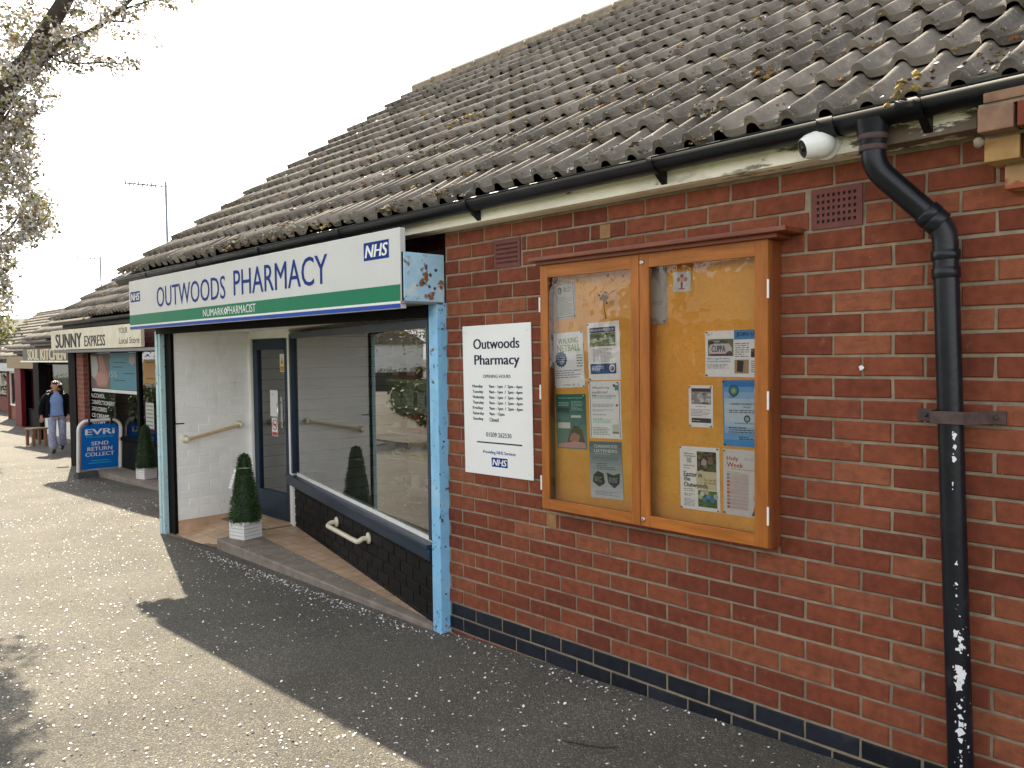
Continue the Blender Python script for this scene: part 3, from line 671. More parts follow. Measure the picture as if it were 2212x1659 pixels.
# ---- shopfront -------------------------------------------------
FZ = -.165
A = Vector((-3.69, .83, 0)); B2 = Vector((-.34, -.03, 0)); WL = (B2 - A).length
TW = frame(A, B2 - A)                                      # window line: x along, y up, z out to the street
b = MB()                                                   # black stall riser under the window
brick_rows(b, TW, 0, WL - .02, range(-3, 2), lambda k: M['blackbrick'], z0=0.03, ch=.004)
k = 0; x = .0
while x < WL - .05:
    b.box(x + .005, min(x + .0655, WL - .02), .20 + .03 - .03, .305, -.03, .001 + R.uniform(-.001, .001), M['blackbrick'], TW, R.random(), ch=.003); x += .0705
b.rect(0, -.3, WL, .305, M['blackbrick'], TW, -.008)
b.box(0, WL, -.3, .30, -.15, -.03, M['dark'], TW)
b.build('stall_riser', ph)
win = MB(); win.box(.02, .075, .36, 1.72, -.03, .03, M['navy'], TW, ch=.004); win.box(.075, WL, 1.672, 1.725, -.03, .03, M['navy'], TW, ch=.004); win.box(WL - .05, WL - .012, .36, 1.672, -.03, .02, M['navy'], TW)
win.box(.075, WL - .05, .335, .375, -.035, -.01, M['whitepaint'], TW)
wf = win.build('shop_window', ph)
b = MB(); b.box(-.14, WL - .0, .305, .337, -.04, .055, M['navy'], TW, ch=.006); b.box(-.12, WL - .0, .235, .304, -.035, .04, M['navy'], TW, ch=.006); b.build('sill', wf)
b = MB(); b.rect(.07, .37, WL - .04, 1.68, M['glass'], TW, -.005); b.build('pane', wf)
b = MB(); b.box(-.10, .018, FZ, 1.735, -.05, .02, M['whitepaint'], TW, ch=.004); b.build('white_post', ph)
# door
b = MB(); dy = .88
b.box(-4.64, -4.575, dy - .05, dy + .05, FZ, 1.75, M['whitepaint'], ch=.003); b.box(-4.575, -3.72, dy - .06, dy + .05, 1.685, 1.77, M['whitepaint'], ch=.003)
df = b.build('door_frame', ph)
b = MB(); x0, x1 = -4.572, -3.80
for q in ((x0, x0 + .10, FZ + .01, 1.68), (x1 - .09, x1, FZ + .01, 1.68)): b.box(q[0], q[1], dy - .025, dy + .025, q[2], q[3], M['navy'], ch=.004)
b.box(x0 + .10, x1 - .09, dy - .025, dy + .025, 1.57, 1.68, M['navy'], ch=.004); b.box(x0 + .10, x1 - .09, dy - .025, dy + .025, FZ + .01, .115, M['navy'], ch=.004)
door = b.build('door', ph)
b = MB(); b.rect(x0 + .09, .11, x1 - .08, 1.58, M['glass'], wall_frame(dy)); b.build('pane', door)
b = MB(); b.tube([(-3.945, dy - .028, 1.04), (-3.945, dy - .075, 1.03), (-3.945, dy - .075, .84), (-3.945, dy - .028, .83)], .011, M['steel'], 10); b.box(-3.965, -3.925, dy - .032, dy - .024, .78, 1.09, M['steel'])
b.build('handle', door)
# white return wall, skirting, pier, ceiling, floor, step
WA = Vector((-4.56, .026, 0)); WB = Vector((-4.625, .88, 0)); TS = frame(WB, WA - WB)  # seen from the right: x from back to front
LS = (WA - WB).length
TS = frame(WA, WB - WA); TS = frame(WA, (WB - WA)) if TS.col[2].x > 0 else frame(WB, (WA - WB))
flip = TS.translation.y > .5
b = MB(); brick_rows(b, TS, 0, LS, range(-1, 22), lambda k: M['whitebrick'], rel=.0, ch=.0035, jit=.002)
b.rect(0, -.3, LS, 1.82, M['whitebrick'], TS, -.0022)
b.box(.0, .085, .838, .850, -.002, .004, M['black'], TS)
b.build('recess_wall', ph)
b = MB()
def ramp(y): return -.262 + (.097) * max(0, min(1, (y + .05) / .55))
b.box(0, LS, -.32, -.122, -.002, .013, M['tile'], TS, ch=.002)
b.build('skirting', ph)
b = MB(); b.box(-4.745, -4.553, -.008, .024, -.6, 1.74, M['blackwood'], ch=.004); b.build('pier', ph)
b = MB(); b.box(-4.66, -.30, .0, 1.0, 1.765, 1.80, M['whitepaint']); b.build('recess_ceiling', ph)
b = MB()                                                   # tiled floor: ramp on the left, level landing
b.poly([(-4.66, -.06, ramp(-.06) - .002), (-3.69, .035, ramp(.035) - .002), (-3.69, .5, FZ - .002), (-3.69, .95, FZ - .002), (-4.66, .95, FZ - .002), (-4.66, .5, FZ - .002)], M['grout'])
b.poly([(-3.69, .3, FZ - .003), (-.45, -.04, FZ - .003), (-3.69, .95, FZ - .003)], M['grout'])
ts = .15
for i in range(-33, 0):
    for j in range(-1, 7):
        xa, ya = i * ts, j * ts; xb, yb = xa + ts - .004, ya + ts - .004
        pts = [(xa, ya), (xb, ya), (xb, yb), (xa, yb)]; cx = (xa + xb) / 2; cy = (ya + yb) / 2
        if xb < -3.69:
            if ya < -.06 + .05 * 0 and yb < 0: continue
            if xa < -4.66 or ya > .9: continue
            b.poly([(x, max(y, -.06 + .098 * (x + 4.66)), ramp(y)) for x, y in pts], M['tile'], R.random())
        else:
            lim = .41 - .47 * (cx + 3.69) / 3.3; top = .83 - .257 * (cx + 3.69)
            pts2 = [(max(x, -3.688), y) for x, y in pts]
            lo = lambda x: .40 - .128 * (x + 3.69); hi = lambda x: .86 - .257 * (x + 3.69)
            pts3 = [(x, min(max(y, lo(x)), hi(x))) for x, y in pts2]
            if max(p[1] for p in pts3) - min(p[1] for p in pts3) < .01: continue
            b.poly([(x, y, FZ + R.uniform(-.0006, .0006)) for x, y in pts3], M['tile'], R.random())
b.build('entrance_floor', ph)
b = MB()
V = [(-3.69, .035), (-.33, -.065), (-.36, -.0), (-3.69, .40)]
st = [(x, y, z) for z in (-.4, FZ + .002) for x, y in V]
b.mesh(st, [(4, 5, 6, 7), (0, 1, 5, 4), (3, 7, 6, 2), (0, 4, 7, 3), (1, 2, 6, 5)], M['concrete'])
b.build('step', ph, bevel=.012)
# posts and shutter box
b = MB(); b.box(-.330, -.290, -.062, .03, g(-.3) - .03, 1.816, M['lightblue'], ch=.004); b.box(-.286, -.240, -.066, .012, g(-.3) - .03, 1.816, M['lightblue'], ch=.004)
for z in (1.66, .98, .34, .05): b.ico((-.238, -.03, z), .007, M['rust'], 1)
b.build('support_post', ph)
b = MB(); b.box(-4.815, -4.757, -.064, .0, g(-4.7) - .03, 1.76, M['paleblue2'], ch=.003); b.box(-4.753, -4.705, -.055, -.009, g(-4.7) - .03, 1.76, M['paleblue2'], ch=.003); b.build('support_post', ph)
b = MB(); b.box(-4.80, -.262, -.292, .0, 1.822, 2.105, M['blackwood']); b.box(-.262, -.2555, -.292, .005, 1.818, 2.105, M['rustybox'], ch=.002)
for dy_, dz in ((-.13, .06), (-.10, .02), (-.15, -.03), (-.11, -.05), (-.07, -.06), (-.06, .05)): b.ico((-.2545, dy_, 1.96 + dz), .011, M['rust'], 1, .3, sq=(.4, 1, 1))
b.box(-4.72, -.24, -.30, -.02, 1.806, 1.820, M['grey'])
b.box(-4.72, -.33, -.085, -.005, 1.735, 1.806, M['blackwood'])
b.build('shutter_box', ph)
# interior
b = MB()
b.box(-4.80, -4.64, .95, 4.3, FZ, 2.0, M['slat'])
zz = FZ
while zz < 1.95:
    b.box(-4.64, -4.622, .95, 4.3, zz, zz + .112, M['slat'], ch=.002); b.box(-4.64, -4.634, .95, 4.3, zz + .112, zz + .118, M['black']); zz += .118
b.build('interior_slatwall', ph)
b = MB()
b.poly([(-4.7, .9, FZ - .006), (-4.7, 4.3, FZ - .006), (3.4, 4.3, FZ - .006), (3.4, .27, FZ - .006), (-.3, .27, FZ - .006), (-.4, .02, FZ - .006)], M['inwall'])
b.poly([(-4.7, .95, 1.99), (3.4, .27, 1.99), (3.4, 4.3, 1.99), (-4.7, 4.3, 1.99)], M['slat'])
b.box(-4.7, 3.4, 4.3, 4.4, FZ, 2.0, M['inwall']); b.box(3.3, 3.4, .27, 4.3, FZ, 2.0, M['inwall'])
b.box(-.6, 3.3, .26, .30, FZ, 2.0, M['inwall'])
b.build('interior_wall', ph)

# ---- pharmacy: things on and in it -------------------------------
T = wall_frame(-.30)
b = MB(); x0, x1, z0, z1 = -4.80, -.278, 1.778, 2.247
b.box(x0, x1, -.300, -.262, z0, z1, M['plate'], ch=.003)
grn = mat('sign_green', S(0, 118, 82), .5, spec=.2, var=.05, scale=4); blu = mat('sign_blue', S(18, 66, 165), .5, spec=.2, var=.05, scale=4); nhs = mat('sign_nhs_blue', S(10, 48, 128), .5, spec=.1, var=.05)
wht = pm((.80, .80, .78), .5)
b.rect(x0 + .003, 1.822, x1 - .003, 1.918, grn, T, .0008); b.rect(x0 + .003, 1.808, x1 - .003, 1.8215, wht, T, .0009); b.rect(x0 + .003, z0 + .003, x1 - .003, 1.806, blu, T, .0008)
b.text('OUTWOODS', -4.075, 1.964, -2.625, 2.146, nhs, T, .0015, .006); b.text('PHARMACY', -2.475, 1.976, -1.085, 2.172, nhs, T, .0015, .006)
def nhs_logo(b, xa, za, xb, zb, T, z=.001, col=None):
    b.rect(xa, za, xb, zb, col or nhs, T, z); w = xb - xa; h = zb - za
    b.text('NHS', xa + w * .06, za + h * .15, xb - w * .05, zb - h * .15, wht, T, z + .0008, .035, .22)
nhs_logo(b, -.657, 2.082, -.39, 2.191, T); nhs_logo(b, -4.762, 2.042, -4.503, 2.141, T)
b.text('NUMARK', -3.06, 1.838, -2.66, 1.896, wht, T, .0016, .004); b.text('PHARMACIST', -2.60, 1.838, -2.115, 1.900, wht, T, .0016, .004)
b.poly([(-2.665, 1.867, .0016), (-2.63, 1.836, .0016), (-2.595, 1.867, .0016), (-2.63, 1.898, .0016)], wht, .5, T); b.poly([(-2.645, 1.867, .0022), (-2.63, 1.853, .0022), (-2.615, 1.867, .0022), (-2.63, 1.881, .0022)], grn, .5, T)
b.build('shop_sign', base=(-2.54, -.28, 1.778), label='long white pharmacy sign with blue lettering and green stripe', cat='sign')

M['plate2'] = mat('white_enamel_plate', (0.84, 0.84, 0.83), 0.42, var=0.04, scale=3, layers=[((0.68, 0.67, 0.62), 40, 0.62, 0.75, {'max': 0.35})])
b = MB(); T = frame((-.068, -.006, .811), (1, .0, .012), (-.022, 0, 1))
W_, H_ = .574, .858
ink = pm(S(24, 26, 64)); gi = pm(S(60, 62, 84)); bl = pm(S(40, 70, 150))
b.box(0, W_, 0, H_, -.004, .0, M['plate2'], T, ch=.0015)
def ht(s, xa, za, xb, zb, m, bold=0.0): b.text(s, xa + .068, za - .811, xb + .068, zb - .811, m, T, .0007, bold)
ht('Outwoods', .030, 1.533, .413, 1.592, ink, .03); ht('Pharmacy', .037, 1.424, .412, 1.499, ink, .03)
ht('OPENING HOURS', .109, 1.367, .338, 1.386, gi, .02)
for i, (d, h) in enumerate((('Monday', '9am - 1pm  /  2pm - 6pm'), ('Tuesday', '9am - 1pm  /  2pm - 6pm'), ('Wednesday', '9am - 1pm  /  2pm - 6pm'), ('Thursday', '9am - 1pm  /  2pm - 6pm'), ('Friday', '9am - 1pm  /  2pm - 6pm'), ('Saturday', '9am - 12pm'), ('Sunday', 'Closed'))):
    z = 1.306 - .0312 * i; wd = .072 + .003 * len(d)
    ht(d, .014, z, .014 + wd, z + .022, ink, .04); ht(h, .158, z, .158 + (.273 if len(h) > 12 else (.125 if i == 5 else .075)), z + .022, ink, .04)
ht('01509 262530', .125, 1.031, .337, 1.057, ink, .015)
b.rect(.112, .182, .49, .190, ink, T, .0006)
ht('Providing NHS Services', .097, .929, .368, .953, bl, .03)
nhs_logo(b, .236, .051, .369, .103, T, .0006)
for q in ((.03, H_ - .04), (W_ - .03, H_ - .04), (.03, .03), (W_ - .03, .03)): b.ico((q[0], q[1], .0), .004, M['steel'], 1, T=T)
b.build('opening_hours_sign', base=(.2, 0, .81), label='white upright opening hours plate with dark blue lettering on red brick', cat='sign')

# notice board
nb = thing('notice_board', 'varnished wooden notice board with two glazed doors on the brick wall', 'notice board', (1.3, 0, .70))
X0, X1, Z0, Z1, YF = .662, 1.948, .705, 1.957, -.10; XM = 1.300
b = MB(); b.box(X0 - .0, X0 + .022, YF + .022, 0, Z0, Z1, M['mahov'], ch=.002); b.box(X1 - .022, X1 + .004, YF + .022, 0, Z0 - .006, Z1, M['mahov'], ch=.003)
b.box(X0 + .022, X1 - .022, YF + .022, 0, Z0, Z0 + .022, M['maho']); b.box(X0 + .022, X1 - .022, YF + .022, 0, Z1 - .022, Z1, M['maho'])
b.box(X0 + .01, X1 - .01, -.06, 0.0, Z0 - .016, Z0 - .001, mat('red_flaking_batten', (.20, .022, .028), .6, var=.4, scale=20, layers=[((.05, .03, .03), 16, .5, .6, {}), ((.4, .3, .3), 20, .68, .72, {})]))
b.build('case', nb)
b = MB(); b.box(X0 + .022, X1 - .022, -.022, -.012, Z0 + .022, Z1 - .022, M['cork']); b.build('cork_panel', nb)
b = MB(); b.box(X0 - .035, X1 + .105, -.155, .0, Z1 + .018, Z1 + .037, M['maho'], ch=.003); b.box(X0 - .012, X1 + .05, -.12, .0, Z1 + .0005, Z1 + .018, M['maho'], ch=.002); b.build('cap', nb)
for xa, xb, gl in ((X0, XM - .002, (.712, 1.250)), (XM + .002, X1, (1.354, 1.889))):
    b = MB(); ga, gb = gl; za, zb = .757, 1.893
    b.box(xa, ga, YF, YF + .02, Z0, Z1, M['oak'], ch=.002); b.box(gb, xb, YF, YF + .02, Z0, Z1, M['oak'], ch=.002)
    b.box(ga, gb, YF, YF + .02, Z0, za, M['oakh'], ch=.002); b.box(ga, gb, YF, YF + .02, zb, Z1, M['oakh'], ch=.002)
    d = b.build('door', nb)
    b = MB(); b.rect(ga - .004, za - .004, gb + .004, zb + .004, M['acrylic'], wall_frame(YF + .008)); b.build('pane', d)
    hx = xa - .004 if xa < 1 else xb + .002
    for z in (1.72, 1.27, .80):
        b = MB(); b.tube([(hx, YF - .001, z), (hx, YF - .001, z + .075)], .0045, M['whitepaint'], 8); b.build('hinge', d)
    if xa > 1:
        for z in (1.918, .737):
            b = MB(); b.lathe([(.011, 0), (.011, .004), (.008, .006)], M['steel'], 16, T=frame((XM + .018, YF - .0005, z), (1, 0, 0))); b.box(XM + .017, XM + .019, YF - .0075, YF - .006, z - .005, z + .005, M['black']); b.build('lock', d)
# dirt and a dead cobweb clump on the left pane
b = MB(); hair = mat('dusty_cobweb', (.10, .06, .03), .9, var=.3)
for i in range(26): b.ico((1.075 + R.gauss(0, .012), -.088, 1.77 + R.gauss(0, .014)), R.uniform(.004, .009), hair, 1, .3, sq=(1, .3, 1))
b.tube([(1.085, -.089, 1.775), (1.11, -.089, 1.785), (1.135, -.089, 1.797), (1.165, -.089, 1.805)], [.003, .002, .003, .001], hair, 5)
b.tube([(1.078, -.089, 1.76), (1.083, -.089, 1.72), (1.094, -.089, 1.668)], [.003, .002, .0035], hair, 5)
b.build('cobweb', base=(1.075, -.088, 1.77), label='dusty dark cobweb clump behind the left notice board door', cat='cobweb')

# posters ---------------------------------------------------------
def poster(name, label, corners, bgc, items, cat='poster', pins=(), pinc=((.02, .02, .03),)):
    (xa, za), (xb, zb), (xc, zc), (xd, zd) = corners               # tl, tr, br, bl
    y = -.0245; W = ((xb - xa) + (xc - xd)) / 2; H = ((za - zd) + (zb - zc)) / 2
    T = frame((xd, y, zd), (xc - xd, 0, zc - zd), (xa - xd, 0, za - zd))
    b = MB(); lay = [0.0003]
    b.box(0, W, 0, H, -.0004, 0, pm(bgc), T)
    def z(): lay[0] += .00012; return lay[0]
    for it in items:
        k = it[0]
        if k == 'r': b.rect(it[1] * W, it[2] * H, it[3] * W, it[4] * H, pm(it[5]), T, z())
        elif k == 't': b.text(it[1], it[2] * W, it[3] * H, it[4] * W, it[5] * H, pm(it[6]), T, z(), it[7] if len(it) > 7 else 0)
        elif k == 'l':                                              # lines of small print
            _, u0, v0, u1, v1, n, c = it; hh = (v1 - v0) / n; q = z()
            for i in range(n):
                u = u0; v = v1 - (i + 1) * hh + hh * .25; end = u1 - (u1 - u0) * (R.uniform(0, .5) if R.random() < .3 else R.uniform(0, .08))
                while u < end:
                    e = min(end, u + R.uniform(.02, .10)); b.rect(u * W, v * H, e * W, (v + hh * .42) * H, pm(c), T, q); u = e + .018
        elif k == 'c':
            _, u, v, rr_, c = it; q = z(); b.poly([(u * W + math.cos(a / 20 * 6.283) * rr_ * W, v * H + math.sin(a / 20 * 6.283) * rr_ * W, q) for a in range(20)], pm(c), .5, T)
        elif k == 'star':
            _, u, v, rr_, c = it; q = z(); b.poly([(u * W + math.cos(a / 28 * 6.283) * rr_ * W * (1 if a % 2 else .84), v * H + math.sin(a / 28 * 6.283) * rr_ * W * (1 if a % 2 else .84), q) for a in range(28)], pm(c), .5, T)
        elif k == 'p': q = z(); b.poly([(u * W, v * H, q) for u, v in it[1]], pm(it[2]), .5, T)
        elif k == 'photo':                                          # a printed photograph as a patchwork of blotches
            _, u0, v0, u1, v1, cols, nblob = it; b.rect(u0 * W, v0 * H, u1 * W, v1 * H, pm(cols[0]), T, z()); q = z()
            for i in range(nblob):
                cu, cv = R.uniform(u0, u1), R.uniform(v0, v1); ru, rv = R.uniform(.05, .2) * (u1 - u0), R.uniform(.06, .2) * (v1 - v0); c = R.choice(cols)
                b.poly([(min(u1, max(u0, cu + math.cos(a / 8 * 6.283) * ru * R.uniform(.7, 1.2))) * W, min(v1, max(v0, cv + math.sin(a / 8 * 6.283) * rv * R.uniform(.7, 1.2))) * H, q + i * .00001) for a in range(8)], pm(c), .5, T)
        elif k == 'grad':
            _, c0, c1, n = it; q = z()
            for i in range(n):
                f = i / (n - 1); b.rect(0, i / n * H, W, (i + 1) / n * H, pm(tuple(round(a + (bb - a) * f, 3) for a, bb in zip(c0, c1))), T, q)
    for i, (u, v) in enumerate(pins):
        b.ico((u * W, v * H, .004), .0045, pm(pinc[i % len(pinc)], .4), 1, T=T)
    b.build(name, base=(xd, y, zd), label=label, cat=cat, group='papers pinned inside the notice board')
WH = (.92, .92, .94); K = (.03, .03, .04); GR_ = (.30, .30, .33)
poster('letter', 'small framed grey letter with a portrait, top left of the left door', [(.696, 1.873), (.84, 1.869), (.840, 1.686), (.701, 1.678)], (.52, .52, .48),
    [('r', .07, .05, .93, .95, K), ('r', .09, .06, .91, .94, (.55, .55, .50)), ('c', .26, .80, .10, (.12, .10, .09)), ('c', .26, .79, .06, (.45, .33, .27)), ('r', .16, .68, .36, .74, (.3, .3, .33)),
     ('t', 'Caroline', .45, .80, .85, .86, K), ('t', 'Sergei', .45, .72, .78, .78, K), ('l', .12, .1, .88, .62, 13, GR_)], 'letter', [(.95, .05)])
poster('poster', 'white poster with green walking netball heading and blue starburst', [(.689, 1.613), (.897, 1.613), (.898, 1.336), (.692, 1.325)], WH,
    [('t', 'WALKING', .18, .80, .83, .90, (.22, .30, .05), .02), ('t', 'NETBALL', .14, .66, .90, .78, (.30, .42, .06), .02), ('star', .25, .52, .21, (.015, .06, .18)), ('l', .12, .46, .38, .58, 3, (.5, .58, .7)),
     ('l', .77, .36, .97, .60, 5, (.2, .2, .3)), ('l', .05, .17, .95, .33, 4, (.25, .25, .35)), ('t', '3-Mar 21  2', .28, .035, .82, .065, K)], pins=[(.02, .98), (.97, .98), (.97, .02), (.03, .02)], pinc=((.02, .05, .3), K, K, (.5, .03, .03)))
poster('poster', 'bowls club poster with blue bands and a green photograph', [(.914, 1.658), (1.121, 1.659), (1.128, 1.376), (.925, 1.369)], WH,
    [('r', .07, .82, .87, .91, (.02, .065, .18)), ('t', 'BRUSH BOWLS CLUB', .11, .845, .83, .885, (.8, .82, .85), .02), ('photo', .07, .59, .87, .815, [(.18, .24, .10), (.55, .58, .45), (.08, .13, .09), (.25, .33, .28), (.62, .62, .6)], 26),
     ('r', .07, .585, .87, .60, (.02, .05, .12)), ('l', .16, .31, .80, .55, 11, GR_), ('r', .07, .11, .87, .285, (.025, .085, .24)), ('l', .11, .17, .5, .25, 3, (.5, .6, .75)), ('c', .75, .2, .09, (.7, .7, .68)), ('c', .75, .2, .06, (.1, .12, .2))], pins=[(.03, .97), (.05, .02)])
poster('poster', 'white poster asking where my medicine is, with a green code box', [(.923, 1.363), (1.128, 1.372), (1.135, 1.089), (.931, 1.082)], WH,
    [('r', .03, .02, .045, .96, K), ('r', .94, .02, .955, .96, K), ('t', "Where's my", .11, .855, .66, .91, K), ('t', 'medicine?', .11, .785, .60, .835, K), ('r', .82, .84, .93, .93, (.05, .35, .33)), ('r', .77, .9, .83, .945, (.18, .04, .07)),
     ('l', .11, .695, .88, .765, 3, (.15, .35, .28)), ('r', .11, .745, .22, .765, (.5, .12, .08)), ('l', .11, .55, .78, .61, 3, GR_), ('l', .11, .47, .78, .51, 2, GR_), ('l', .11, .40, .72, .43, 1, GR_), ('l', .11, .27, .70, .36, 4, (.2, .5, .35)),
     ('r', .84, .56, .91, .60, (.55, .12, .06)), ('l', .1, .06, .62, .2, 5, GR_), ('r', .72, .09, .92, .12, (.12, .2, .16)), ('r', .72, .12, .92, .25, (.62, .64, .62))], pins=[(.03, .98), (.92, .97)], pinc=((.05, .1, .02), K))
poster('poster', 'dark green poster with a seated girl hugging her knees', [(.696, 1.295), (.902, 1.299), (.908, 1.021), (.704, 1.014)], (.05, .20, .16),
    [('grad', (.17, .26, .26), (.012, .155, .115), 9), ('t', 'Are you a registered parent?', .08, .915, .90, .945, (.7, .78, .74), .01), ('l', .07, .78, .46, .86, 3, (.55, .66, .6)), ('l', .52, .70, .92, .88, 7, (.45, .58, .52)), ('r', .06, .66, .45, .75, (.02, .08, .07)),
     ('r', .06, .52, .45, .62, (.10, .22, .20)), ('r', .5, .57, .84, .615, (.66, .70, .68)), ('r', .05, .37, .47, .48, (.72, .74, .70)), ('p', [(.30, .03), (.92, .03), (.96, .1), (.86, .34), (.74, .42), (.60, .42), (.47, .33)], (.09, .075, .045)),
     ('p', [(.42, .15), (.72, .12), (.80, .24), (.62, .30), (.5, .28)], (.42, .2, .16)), ('p', [(.02, .02), (.98, .02), (.94, .12), (.6, .14), (.3, .11), (.06, .08)], (.58, .30, .34))], pins=[(.95, .97)], pinc=((.8, .8, .8),))
poster('poster', 'grey blue listeners poster with two dark hexagons', [(.929, 1.067), (1.137, 1.072), (1.142, .793), (.934, .784)], (.5, .55, .6),
    [('grad', (.60, .64, .70), (.10, .15, .20), 10), ('t', 'CHARNWOOD', .15, .89, .87, .945, (.78, .80, .82), .02), ('t', 'LISTENERS', .15, .81, .87, .865, (.72, .75, .78), .02), ('l', .17, .775, .87, .795, 1, (.6, .65, .7)), ('l', .1, .66, .92, .73, 3, (.12, .16, .2)), ('l', .22, .50, .8, .63, 4, (.08, .1, .13)),
     ('p', [(.10, .40), (.24, .48), (.42, .44), (.46, .27), (.28, .20), (.08, .28)], (.012, .022, .032)), ('p', [(.52, .46), (.72, .42), (.92, .46), (.90, .28), (.74, .19), (.56, .28)], (.012, .022, .032)), ('l', .14, .29, .4, .38, 4, (.35, .4, .45)), ('l', .58, .29, .86, .38, 4, (.35, .4, .45)), ('l', .15, .05, .9, .13, 3, (.2, .25, .3))])
poster('paper_sheet', 'tall narrow grey sheet beside the centre stile of the right door', [(1.310, 1.895), (1.400, 1.895), (1.401, 1.636), (1.310, 1.636)], (.42, .42, .41), [('l', .05, .33, .75, .42, 3, (.2, .2, .2))], 'sheet', [(.85, .05)], ((.3, .05, .02),))
poster('drawing', 'small white card with a red doodle, high on the right door', [(1.434, 1.868), (1.529, 1.866), (1.528, 1.775), (1.434, 1.778)], (.66, .67, .66),
    [('p', [(.45, .18), (.55, .18), (.56, .5), (.44, .5)], (.45, .08, .07)), ('c', .3, .62, .11, (.5, .2, .18)), ('c', .7, .62, .11, (.5, .2, .18)), ('c', .5, .78, .10, (.45, .1, .1)), ('c', .5, .58, .09, (.6, .45, .42)), ('r', .3, .12, .7, .18, (.5, .12, .12))], 'drawing')
poster('leaflet', 'wide cuppa leaflet with a blue join us banner', [(1.603, 1.597), (1.885, 1.598), (1.885, 1.398), (1.605, 1.397)], WH,
    [('r', .51, .80, .93, 1.0, (.06, .26, .58)), ('t', 'JOIN US', .55, .85, .90, .95, (.01, .02, .06), .03), ('l', .04, .90, .14, .95, 2, (.25, .25, .45)), ('photo', .05, .45, .50, .82, [(.16, .18, .13), (.05, .06, .05), (.35, .40, .30), (.1, .1, .08)], 18),
     ('p', [(.08, .48), (.46, .48), (.48, .62), (.42, .72), (.10, .72), (.06, .6)], (.60, .58, .60)), ('r', .08, .46, .46, .50, (.16, .04, .04)), ('t', 'CUPPA', .12, .54, .36, .68, (.02, .02, .05), .03), ('t', 'Make a Cuppa for the loo,', .04, .37, .44, .42, (.04, .22, .5), .02), ('t', 'it saves lives everywhere', .04, .31, .45, .36, (.04, .22, .5), .02),
     ('l', .04, .18, .44, .29, 4, GR_), ('r', .52, .08, .76, .37, (.42, .28, .14)), ('p', [(.56, .12), (.66, .1), (.68, .34), (.57, .36)], (.02, .025, .035)), ('l', .53, .42, .78, .74, 7, GR_), ('photo', .80, .42, .93, .60, [(.03, .03, .03), (.3, .14, .08)], 5), ('l', .80, .1, .92, .36, 6, GR_)], 'leaflet', [(.03, .97), (.03, .03)])
poster('leaflet', 'small white leaflet with a grey photograph and four red pins', [(1.516, 1.356), (1.643, 1.361), (1.644, 1.173), (1.518, 1.172)], WH,
    [('r', .12, .56, .92, .93, (.06, .06, .06)), ('photo', .14, .55, .92, .85, [(.30, .30, .30), (.62, .62, .62), (.1, .1, .1), (.45, .45, .45)], 18), ('l', .3, .48, .75, .51, 1, (.2, .2, .4)), ('l', .1, .26, .9, .44, 5, GR_), ('r', .12, .11, .92, .22, (.05, .05, .05)), ('l', .16, .14, .5, .18, 1, (.5, .5, .5))], 'leaflet', [(.05, .96), (.93, .96), (.06, .03), (.92, .03)], ((.55, .03, .03), (.55, .03, .03), (.6, .04, .03), (.03, .2, .05)))
poster('poster', 'bright blue fading poster with a round crest', [(1.694, 1.382), (1.89, 1.388), (1.89, 1.104), (1.697, 1.100)], (.5, .62, .8),
    [('grad', (.05, .27, .66), (.03, .22, .60), 3), ('r', .02, .10, .98, .90, (.16, .38, .70)), ('r', .03, .2, .97, .82, (.32, .50, .74)), ('r', .04, .3, .96, .72, (.50, .62, .77)), ('r', .05, .38, .95, .64, (.58, .68, .79)),
     ('c', .28, .84, .13, (.02, .12, .17)), ('c', .28, .84, .09, (.06, .30, .30)), ('c', .28, .84, .045, (.45, .42, .10)), ('r', .78, .80, .98, .87, (.75, .77, .8)), ('l', .15, .73, .45, .76, 2, K), ('t', 'LADIES EVENING WEEK', .2, .625, .95, .655, (.04, .07, .15), .01), ('t', 'OF FUN', .5, .58, .68, .605, (.04, .07, .15), .01), ('l', .16, .5, .97, .56, 2, K), ('c', .6, .42, .08, (.03, .10, .10)), ('c', .6, .42, .05, (.32, .42, .45)), ('l', .3, .34, .95, .36, 1, K), ('l', .14, .2, .96, .3, 3, K), ('l', .4, .1, .8, .16, 2, K)], 'poster', [(.03, .98), (.03, .02)])
